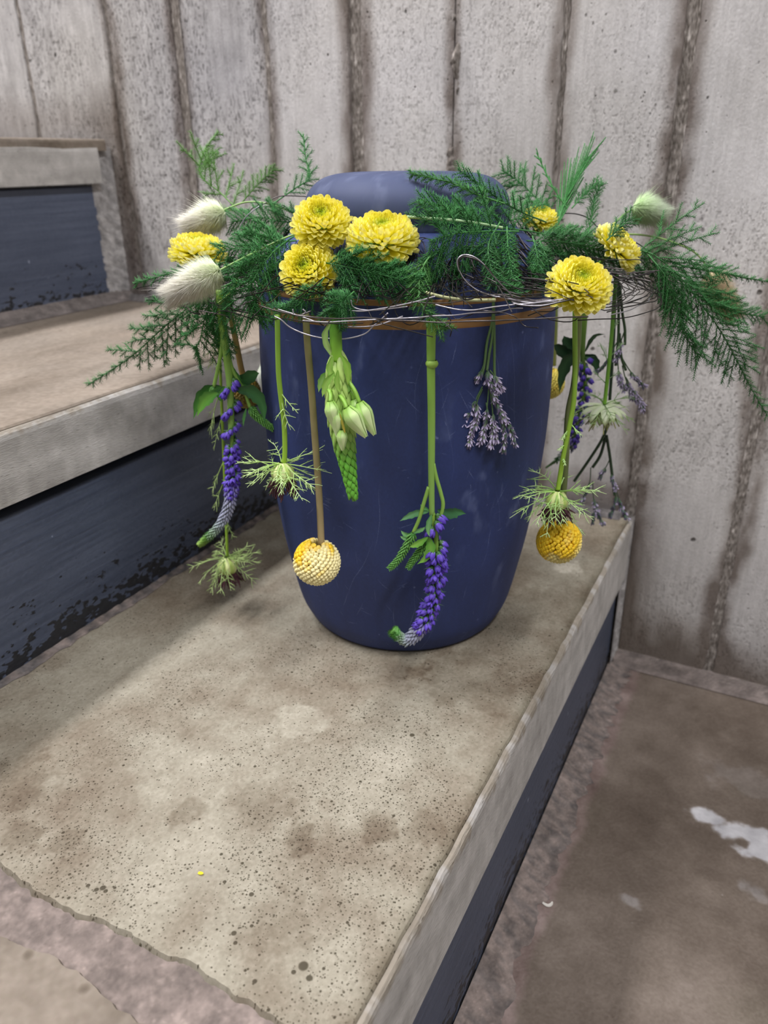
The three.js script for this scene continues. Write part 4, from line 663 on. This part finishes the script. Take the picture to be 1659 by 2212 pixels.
// ------------------------------------------------------------------ bell flower spike (green, in bud)
{
  reseed(414);
  const k = kTop(724, 690), t = thing('bell_flower', 'green flower spike in tight bud with a few pale bells, hanging before the urn', 'flower'), sc = mpp(atK(735, 900, k));
  const st = new MB(); st.tube(pts([[723, 672], [725, 720], [726, 752], [728, 780]], k), (q) => lerp(0.0032, 0.0034, q), (q) => mix(C(0x4f9428), C(0x8fc23e), q), 10, 14); st.build('stem', mGreen, t);
  const S = pts([[728, 770], [731, 840], [736, 900], [744, 960], [754, 1020], [764, 1082]], k), cv = new THREE.CatmullRomCurve3(S);
  const prof = (q) => sc * (q < 0.25 ? lerp(18, 26, q / 0.25) : q < 0.6 ? 29 + 3 * Math.sin((q - 0.25) * 9) : lerp(29, 6, ((q - 0.6) / 0.4) ** 1.25));
  const core = new MB(); core.tube(S, (q) => prof(q) * 0.62, C(0x5f9a38), 10, 20); core.build('spike_axis', mGreen, t);
  const bud = (p, d, out, l, w, c0, c1, name = 'bud') => { const b = new MB(); b.lathe(p, d, l, (q) => w * Math.sin(Math.PI * clamp(0.1 + q * 0.9)) ** 0.85 * (q > 0.98 ? 0.3 : 1), (q) => mix(c0, c1, q < 0.15 ? 0.2 : Math.sin(q * 2.6)), 8, 8, 0.7, out); return b.build(name, mBud, t); };
  for (let i = 0; i < 150; i++) {
    const f = (i + 0.5) / 150, q = lerp(0.04, 0.97, f ** 0.9), p = cv.getPoint(q), tg = cv.getTangent(q), az = i * 2.399, x = V(0.3, 0.2, 0.93).cross(tg).normalize(), y = tg.clone().cross(x), out = x.multiplyScalar(Math.cos(az)).addScaledVector(y, Math.sin(az));
    const l = sc * lerp(60, 24, sstep(0.1, 0.85, q)) * rr(0.9, 1.1), w = sc * lerp(9.5, 6.6, q), g = sstep(0.35, 0.75, q), c = vary(mix(C(0xbcdc78), C(0x6cb83c), g), 0.1);
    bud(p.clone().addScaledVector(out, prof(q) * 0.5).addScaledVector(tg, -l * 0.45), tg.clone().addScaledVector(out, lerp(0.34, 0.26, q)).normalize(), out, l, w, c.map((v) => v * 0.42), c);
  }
  const tipB = atK(765, 1060, k); for (let j = 0; j < 6; j++) { const o = V(Math.cos(j * 1.05), 0, Math.sin(j * 1.05)); bud(tipB.clone().addScaledVector(o, sc * 4), V(0.12, -1, 0).addScaledVector(o, -0.12).normalize(), o, sc * 26, sc * 4, C(0x2f7a1e), C(0x6cc03c)); }
  const bell = (a, b, w, dk, stemFrom) => { const p = atK(a[0], a[1], k + dk), e = atK(b[0], b[1], k + dk), d = e.clone().sub(p), l = d.length() * 1.18, g = new MB(); w *= 1.18; d.normalize();
    g.lathe(p, d, l, (q) => w * sc * (q < 0.3 ? 0.42 + 0.58 * sstep(0, 0.3, q) : lerp(1, 0.2, ((q - 0.3) / 0.7) ** 1.3)), (q) => mix(C(0x8fc04a), C(0xdbeeb0), Math.sin(clamp(q * 1.1) * 2.7)), 12, 10); const m = g.build('pale_bell', mBud, t);
    for (let j = 0; j < 3; j++) { const gg = new MB(), az = j * 2.09, o = V(0.3, 0.1, 0.9).cross(d).normalize().applyAxisAngle(d, az); gg.leaf([p.clone().addScaledVector(o, w * sc * 0.5), p.clone().addScaledVector(d, l * 0.3).addScaledVector(o, w * sc * 1.03), p.clone().addScaledVector(d, l * 0.7).addScaledVector(o, w * sc * 0.66), p.clone().addScaledVector(d, l * 1.02).addScaledVector(o, w * sc * 0.24)], (q) => w * sc * 0.55 * Math.sin(Math.PI * clamp(0.12 + q * 0.86)), o, (q) => mix(C(0x9ccb58), C(0xe3f2bf), q), 8, -0.25); gg.build('tepal', mBud, m); }
    if (stemFrom) { const s = new MB(); s.tube([atK(stemFrom[0], stemFrom[1], k + dk * 0.4), atK((stemFrom[0] + a[0]) / 2 + 3, (stemFrom[1] + a[1]) / 2, k + dk * 0.8), p.clone().addScaledVector(d, 0.0006)], 0.0011, C(0x8cbc48), 6, 8); s.build('bell_stalk', mGreen, t); } };
  bell([713, 866], [722, 916], 13, 0.011, [710, 842]); bell([748, 880], [784, 934], 16, 0.013, [732, 852]); bell([776, 868], [804, 928], 15, 0.008, [752, 822]); bell([764, 862], [776, 890], 12, 0.004, [752, 840]); bell([727, 886], [728, 934], 11, 0.011); bell([738, 928], [740, 966], 10, 0.012);
  const lf = (l, w, c0, c1, dk = 0.006) => leafPart(t, 'bract', l, k + dk, w * 0.75, c0, c1, TO, 0.35);
  lf([[714, 698], [703, 718], [704, 740], [718, 768], [735, 786]], 0.0022, 0x6f9a3c, 0xb0d080, 0.002); lf([[718, 770], [712, 795], [720, 815], [728, 838]], 0.0024, 0x6ea832, 0xb2d66a); lf([[738, 768], [750, 790], [752, 812], [752, 832]], 0.0026, 0x6ea832, 0xa2cc54); lf([[714, 800], [700, 815], [692, 830], [688, 848]], 0.0028, 0x5a9038, 0x98c070, 0.001); lf([[722, 806], [706, 825], [700, 842], [696, 858]], 0.0024, 0x6ea832, 0xacd468, 0.008); lf([[730, 800], [728, 822], [732, 840], [737, 848]], 0.002, 0x6ea832, 0xa8d060, 0.01); lf([[746, 815], [752, 830], [752, 840], [748, 852]], 0.0026, 0x5a9838, 0x98c868, 0.004); lf([[734, 892], [740, 915], [744, 930], [746, 940]], 0.001, 0x8a9a30, 0xd8c050, 0.013);
}

// ------------------------------------------------------------------ nigella pods with thread-like bracts
function threads(t, name, root, dir, L, w, col, tipCol, droop = 0.2) {   // one bract: a curved thread that forks several times
  const b = new MB(), side = dir.clone().cross(V(0, 1, 0.2)).normalize(), P = []; for (let i = 0; i <= 5; i++) { const q = i / 5; P.push(root.clone().addScaledVector(dir, L * q).add(V(0, -droop * L * q * q, 0)).addScaledVector(side, Math.sin(q * 3) * L * 0.04)); }
  const cv = b.tube(P, (q) => w * lerp(1, 0.35, q), (q) => mix(col, tipCol, q), 5, 10);
  for (let j = 0; j < 4; j++) for (const s of [-1, 1]) {
    if (rnd() < 0.2) continue;
    const q = 0.36 + j * 0.17 + rr(-0.06, 0.06), p = cv.getPoint(q), tg = cv.getTangent(q), lift = rr(-0.6, 0.6), d = tg.clone().multiplyScalar(0.85).addScaledVector(side, s * rr(0.45, 0.8)).add(V(0, lift, 0)).normalize(), l = L * 0.42 * (1.15 - q * 0.65) * rr(0.6, 1.25), e = p.clone().addScaledVector(d, l), mid = p.clone().addScaledVector(d, l * 0.5).addScaledVector(side, s * l * 0.06);
    b.tube([p, mid, e], (w2) => w * lerp(0.75, 0.22, w2), mix(col, tipCol, q), 4, 4);
    if (l > L * 0.14) for (const s2 of [-1, 1]) if (rnd() < 0.8) b.spike(mid, d.clone().addScaledVector(side, s2 * 0.75).add(V(0, rr(-0.5, 0.5), 0)).normalize(), l * rr(0.35, 0.6), w * 0.5, col, tipCol);
  }
  return b.build(name, mGreen, t);
}
function nigella(label, o) {
  const t = thing('nigella_pod', label, 'seed pod'), k = o.k, c = atK(o.c[0], o.c[1], k), sc = mpp(c), R = o.r * sc, G = C(o.g ?? 0x9fc45e), GT = C(o.gt ?? 0xc4dda0);
  const st = new MB(); st.tube(pts(o.stem, k), o.sr ?? 0.0015, (q) => mix(C(o.s0 ?? 0x6f9434), C(o.s1 ?? 0x9ac23c), q), 8, o.stem.length * 5); st.build('stem', mGreen, t);
  const pod = new MB(); pod.grid(24, 14, (u, v) => { const a = u * 6.283, q = v, r = R * Math.sin(Math.PI * clamp(0.06 + q * 0.88)) ** 0.75 * (1 + 0.05 * Math.cos(a * 7)); return [c.clone().add(V(Math.cos(a) * r, R * 1.0 - q * R * 2.05, Math.sin(a) * r)), mix(mix(C(0xa6c455), C(0xdbe0a2), 0.5 + 0.5 * Math.cos(a * 7)), C(0x9a7a52), sstep(0.7, 1, q) * 0.8)]; }); pod.build('pod', mBud, t);
  const top = c.clone().add(V(0, R * 1.0, 0)), nB = o.n ?? 24;
  for (let i = 0; i < nB; i++) { const az = i / nB * 6.283 + rr(-0.2, 0.2), el = rr(-1.05, 0.6), d = V(Math.cos(az) * Math.cos(el), Math.sin(el), Math.sin(az) * Math.cos(el)).normalize(); threads(t, 'bract', top.clone().add(V(0, -R * 0.12, 0)).addScaledVector(d, R * 0.25), d, o.len * sc * rr(0.9, 1.5), 0.00042, vary(G, 0.12), GT, rr(-0.05, 0.25)); }
  const dry = new MB();
  for (let i = 0; i < 90; i++) { const az = rr(0, 6.283), s = rr(0.2, 1.0), p = c.clone().add(V(Math.cos(az) * R * 0.8 * s, -R * 0.65, Math.sin(az) * R * 0.8 * s)), e = p.clone().add(V(Math.cos(az) * R * rr(0.1, 1.0), -R * rr(0.5, 1.6), Math.sin(az) * R * rr(0.1, 1.0))); dry.tube([p, p.clone().lerp(e, 0.5).add(V(rr(-1, 1) * R * 0.15, 0, rr(-1, 1) * R * 0.15)), e], (q) => 0.0008 * (1 - q * 0.6), vary(C(o.dry ?? 0x4a2a30), 0.35), 4, 4); }
  dry.build('withered_petals', mDry, t, 'stuff');
  for (const l of o.threads ?? []) { const a = atK(l[0], l[1], k), e = atK(l[2], l[3], k + (l[4] ?? 0.004)), d = e.clone().sub(a), L = d.length(); threads(t, 'stem_leaf', a, d.normalize(), L, 0.00045, G, GT, 0.05); }
}
reseed(520);
nigella('spiky green nigella pod hanging before the left edge of the urn', { k: kTop(600, 682), c: [611, 1022], r: 25, len: 68, stem: [[599, 680], [600, 740], [602, 810], [607, 860], [614, 920], [615, 985], [613, 1000]], threads: [[604, 845, 644, 890], [606, 855, 628, 925]] });
nigella('spiky green nigella pod at right, just above the golden globe flower', { k: kTop(1243, 655), c: [1203, 1082], r: 24, len: 76, stem: [[1243, 645], [1242, 720], [1242, 800], [1239, 870], [1228, 930], [1216, 990], [1208, 1040], [1205, 1058]], g: 0x8cc052, n: 24, threads: [[1232, 915, 1256, 938], [1230, 925, 1214, 950], [1222, 960, 1206, 972], [1216, 985, 1222, 1005]] });
nigella('blurred nigella pod hanging lowest at left, close over the step', { k: kTop(485, 640) - 0.035, c: [492, 1222], r: 22, len: 52, stem: [[484, 635], [474, 700], [476, 800], [480, 900], [484, 1000], [488, 1100], [491, 1200]], sr: 0.0011, g: 0x7c9a4a, gt: 0xa8bc7c, threads: [[474, 690, 458, 800], [477, 840, 452, 935], [480, 900, 462, 970], [482, 1000, 458, 1060], [484, 1040, 462, 1100], [488, 1120, 506, 1160]] });
{ // nigella in flower, pale petals
  const k = kTop(1331, 598), t = thing('nigella_flower', 'greenish white nigella flower hanging upside down at the right', 'flower'), c = atK(1305, 874, k), sc = mpp(c);
  const st = new MB(); st.tube(pts([[1331, 592], [1326, 660], [1320, 740], [1313, 810], [1306, 872]], k), 0.0014, (q) => mix(C(0x3f6a2c), C(0x7fb83a), q), 8, 24); st.build('stem', mGreen, t);
  for (let i = 0; i < 26; i++) { const az = i * 2.399, el = i < 12 ? rr(-0.35, 0.05) : rr(-1.2, -0.4), d = V(Math.cos(az) * Math.cos(el), Math.sin(el), Math.sin(az) * Math.cos(el)), L = sc * rr(52, 66) * (i < 12 ? 1 : 0.8), b = new MB(), f = V(0, 1, 0).addScaledVector(d, -d.y).normalize();
    b.leaf([c.clone(), c.clone().addScaledVector(d, L * 0.35).addScaledVector(f, L * 0.06), c.clone().addScaledVector(d, L * 0.75), c.clone().addScaledVector(d, L).addScaledVector(f, -L * 0.22)], (q) => sc * 9.5 * Math.sin(Math.PI * clamp(0.16 + q * 0.84)) ** 0.7, f, (q, s) => mix(mix(C(0xe9f2d2), C(0xc9dfa0), Math.abs(s) * 0.6), C(0x8f9a5a), sstep(0.72, 1, q)), 9, -0.2); b.build('petal', mPetal, t); }
  for (let i = 0; i < 12; i++) { const az = i / 12 * 6.283, el = rr(-0.5, 0.7), d = V(Math.cos(az) * Math.cos(el), Math.sin(el), Math.sin(az) * Math.cos(el)); threads(t, 'bract', c.clone(), d, sc * rr(55, 85), 0.0004, C(0x5f8a3c), C(0x9aba78), 0.3); }
  for (const l of [[1318, 770, 1345, 740], [1316, 790, 1296, 740], [1312, 820, 1340, 800], [1310, 830, 1280, 800], [1322, 720, 1334, 690]]) { const a = atK(l[0], l[1], k), e = atK(l[2], l[3], k), d = e.sub(a), L = d.length(); threads(t, 'stem_leaf', a, d.normalize(), L, 0.0004, C(0x5f8a4a), C(0xa8c498), 0.05); }
  const dry = new MB(); for (let i = 0; i < 40; i++) { const az = rr(0, 6.28), p = c.clone().add(V(0, -sc * 8, 0)), e = p.clone().add(V(Math.cos(az) * sc * rr(20, 62), -sc * rr(18, 42), Math.sin(az) * sc * rr(20, 62))); dry.tube([p, p.clone().lerp(e, 0.5).add(V(0, sc * 6, 0)), e], 0.0004, vary(C(0x8a8a4c), 0.4), 4, 4); } dry.build('stamens', mDry, t, 'stuff');
}

// ------------------------------------------------------------------ sea lavender
const LIL = [C(0x6a6084), C(0x9a8eb4), C(0xccc2dc)];
const seaGeo = (() => { const b = new MB(); b.lathe(V(0, 0, 0), V(0, 1, 0), 0.62, (q) => 0.1 + 0.14 * q, (q) => mix(C(0x55704c), C(0x8c9488), q), 6, 3); for (let i = 0; i < 5; i++) { const az = i / 5 * 6.283, o = V(Math.cos(az), 0, Math.sin(az)); b.leaf([V(0, 0.5, 0).addScaledVector(o, 0.2), V(0, 0.78, 0).addScaledVector(o, 0.28), V(0, 1.02, 0).addScaledVector(o, 0.4)], (q) => 0.14 * Math.sin(Math.PI * clamp(0.25 + q * 0.72)), o, (q) => mix(LIL[1], LIL[2], q), 4, 0.1); } return b.geo(); })();
const seaGeo2 = (() => { const b = new MB(); b.lathe(V(0, 0, 0), V(0, 1, 0), 1, (q) => 0.2 * Math.sin(Math.PI * clamp(0.12 + q * 0.86)) + 0.02, (q) => mix(C(0x4a6a48), LIL[0], sstep(0.2, 0.8, q)), 6, 5); b.spike(V(0.1, 0.1, 0), V(0.3, 1, 0).normalize(), 0.8, 0.08, C(0x3f5f40), C(0x7c9070)); return b.geo(); })();
function seaLavender(label, o) {
  const t = thing('sea_lavender', label, 'flower'), k = o.k, sc = mpp(atK(o.stems[0][0][0], o.stems[0][0][1], k)), up = V(0, 1, 0);
  for (const s of o.stems) { const b = new MB(); b.tube(pts(s, k), o.sr ?? 0.0008, (q) => mix(C(o.c0 ?? 0x4a6a3a), C(o.c1 ?? 0x6a8a5a), q), 6, s.length * 5); b.build('stem', mGreen, t); }
  for (const s of o.sprays) {                             // spray: stalk, then florets along its second half on both sides
    const P = pts(s.p, k), b = new MB(), cv = b.tube(P, 0.00045, C(o.c1 ?? 0x56754c), 5, P.length * 4), m = b.build('spray', mGreen, t), L = cv.getLength(), nrm = TO, n = Math.round(s.n * 1.8);
    for (let i = 0; i < n; i++) { const q = lerp(s.from ?? 0.35, 1, (i + 0.5) / n), p = cv.getPoint(q), tg = cv.getTangent(q), sd = tg.clone().cross(nrm).normalize().multiplyScalar(i % 2 ? 1 : -1), d = tg.clone().multiplyScalar(0.9).addScaledVector(sd, rr(0.1, 0.75)).addScaledVector(nrm, rr(-0.3, 0.6)).add(V(0, -0.5, 0)).normalize(), f = new THREE.Mesh(rnd() < (s.open ?? 0.6) ? seaGeo : seaGeo2, mFloret); f.name = 'floret'; f.castShadow = f.receiveShadow = true; f.position.copy(p).addScaledVector(nrm, rr(0, 0.002)); f.quaternion.setFromUnitVectors(up, d); f.scale.setScalar(sc * (s.size ?? 20) * rr(0.65, 1.0)); m.add(f); }
  }
}
reseed(640);
seaLavender('lilac sea lavender bunch hanging before the right half of the urn', { k: kTop(1066, 660),
  stems: [[[1066, 640], [1064, 690], [1052, 740], [1046, 790], [1040, 815]], [[1066, 650], [1064, 720], [1056, 770], [1052, 800]], [[1066, 650], [1068, 740], [1068, 800], [1072, 850], [1080, 900]]],
  sprays: [{ p: [[1046, 785], [1040, 800], [1036, 806], [1028, 818]], n: 6, size: 18 }, { p: [[1052, 798], [1056, 812], [1060, 822], [1066, 836]], n: 14, size: 24, from: 0.0 }, { p: [[1058, 800], [1068, 812], [1076, 825], [1078, 838]], n: 9, size: 22, from: 0.2 },
    { p: [[1042, 835], [1028, 862], [1012, 888], [996, 912]], n: 14, size: 20 }, { p: [[1042, 840], [1030, 870], [1030, 892], [1026, 912]], n: 12, size: 22 }, { p: [[1030, 868], [1024, 905], [1018, 930], [1012, 955]], n: 14, size: 20 }, { p: [[1056, 835], [1052, 880], [1048, 915], [1040, 950]], n: 18, size: 20 }, { p: [[1058, 840], [1064, 890], [1064, 930], [1060, 960]], n: 18, size: 20 }, { p: [[1060, 835], [1068, 858], [1076, 876], [1086, 896]], n: 14, size: 20, from: 0.1 }, { p: [[1074, 870], [1084, 900], [1090, 930], [1088, 972]], n: 18, size: 19, open: 0.3, from: 0.1 }, { p: [[1080, 880], [1096, 910], [1106, 935], [1112, 955]], n: 15, size: 19, open: 0.35, from: 0.1 }, { p: [[1050, 870], [1058, 905], [1066, 920], [1072, 945]], n: 14, size: 20 }] });
seaLavender('sea lavender sprig with lilac clusters right of the white flower', { k: kTop(1334, 598) - 0.012, c0: 0x243a22, c1: 0x46623f, sr: 0.001,
  stems: [[[1334, 592], [1336, 660], [1336, 720], [1330, 790]], [[1338, 610], [1345, 680], [1350, 712], [1350, 745]], [[1338, 720], [1342, 770], [1352, 800]]],
  sprays: [{ p: [[1350, 712], [1342, 735], [1336, 755], [1330, 775]], n: 12, size: 15, open: 0.3 }, { p: [[1345, 775], [1360, 800], [1374, 815], [1390, 832]], n: 16, size: 15, open: 0.4 }, { p: [[1344, 790], [1352, 820], [1360, 838], [1366, 856]], n: 16, size: 17, open: 0.9 }, { p: [[1352, 815], [1366, 840], [1376, 856], [1388, 880]], n: 18, size: 17, open: 0.9 }, { p: [[1334, 775], [1336, 800], [1340, 820], [1348, 838]], n: 14, size: 16, open: 0.8 }, { p: [[1332, 740], [1316, 770], [1302, 790], [1290, 800]], n: 10, size: 14, open: 0.2 }] });
seaLavender('dark sea lavender sprig hanging lowest behind the right nigella pod', { k: kTop(1334, 598) - 0.03, c0: 0x1f331f, c1: 0x3a5538, sr: 0.0012,
  stems: [[[1330, 600], [1326, 720], [1318, 850], [1312, 920], [1300, 950], [1268, 1000], [1240, 1040]], [[1310, 940], [1318, 990], [1324, 1040], [1328, 1070]], [[1308, 945], [1296, 985], [1280, 1010]]],
  sprays: [{ p: [[1328, 1050], [1336, 1075], [1342, 1095], [1352, 1115]], n: 16, size: 14, open: 0.3 }, { p: [[1326, 1040], [1330, 1070], [1326, 1090], [1318, 1112]], n: 14, size: 14, open: 0.1 }, { p: [[1280, 1040], [1282, 1075], [1288, 1100], [1302, 1130]], n: 18, size: 14, open: 0.3 }, { p: [[1290, 1085], [1284, 1105], [1282, 1115], [1280, 1128]], n: 10, size: 13, open: 0.1 }, { p: [[1276, 1010], [1274, 1040], [1264, 1065], [1256, 1085]], n: 12, size: 13, open: 0.1 }, { p: [[1318, 990], [1308, 1010], [1300, 1018], [1296, 1030]], n: 10, size: 13, open: 0.4 }, { p: [[1320, 1000], [1320, 1020], [1324, 1040], [1330, 1052]], n: 12, size: 13, open: 0.3 }] });

// ------------------------------------------------------------------ last bits
{ // white bloom peeping out behind the urn
  const t = thing('white_bud', 'blurred white bud peeping out behind the left edge of the urn', 'flower'), k = -0.075, p = atK(568, 782, k), e = atK(572, 842, k), d = e.clone().sub(p), L = d.length(); d.normalize();
  const st = new MB(); st.tube(pts([[590, 640], [584, 700], [574, 760], [569, 790]], k), 0.001, C(0x7aa04a), 6, 16); st.build('stem', mGreen, t);
  for (let j = 0; j < 6; j++) { const b = new MB(), o = V(1, 0, 0).applyAxisAngle(d, j * 1.047), w = L * 0.2; b.leaf([p.clone(), p.clone().addScaledVector(d, L * 0.35).addScaledVector(o, w * 1.2), p.clone().addScaledVector(d, L * 0.75).addScaledVector(o, w * 1.1), e.clone().addScaledVector(o, w * 0.4)], (q) => w * 0.85 * Math.sin(Math.PI * clamp(0.15 + q * 0.84)), o, (q) => mix(C(0xd8e2c8), C(0xf6f6f2), q), 8, -0.3); b.build('tepal', mBud, t); }
}
{ // crumbs on the steps
  const crumb = (label, px, py, y, len, w, c, curl, turn, cat) => { const p = atY(px, py, y + 0.0008), m = mpp(p), t = thing(cat, label, cat === 'fallen_petal' ? 'petal' : 'shred'), d = V(Math.cos(turn), 0, Math.sin(turn)), s = V(-d.z, 0, d.x), L = len * m, b = new MB();
    b.leaf([p.clone(), p.clone().addScaledVector(d, L * 0.4).addScaledVector(s, curl * L * 0.25), p.clone().addScaledVector(d, L * 0.75).addScaledVector(s, curl * L * 0.2), p.clone().addScaledVector(d, L)], (q) => w * m * Math.sin(Math.PI * clamp(0.2 + q * 0.7)), V(0, 1, 0), C(c), 8, 0.25); b.build('blade', mPetal, t); };
  crumb('tiny yellow petal lying on the urn step near the mortar joint', 428, 1885, 0, 12, 4, 0xf4de20, 0.3, -0.3, 'fallen_petal');
  crumb('small curled white shred lying on the landing beside the step', 1172, 1950, FLOOR, 22, 4, 0xe8e4da, 1.6, -0.6, 'white_shred');
}
renderer.render(scene, camera);
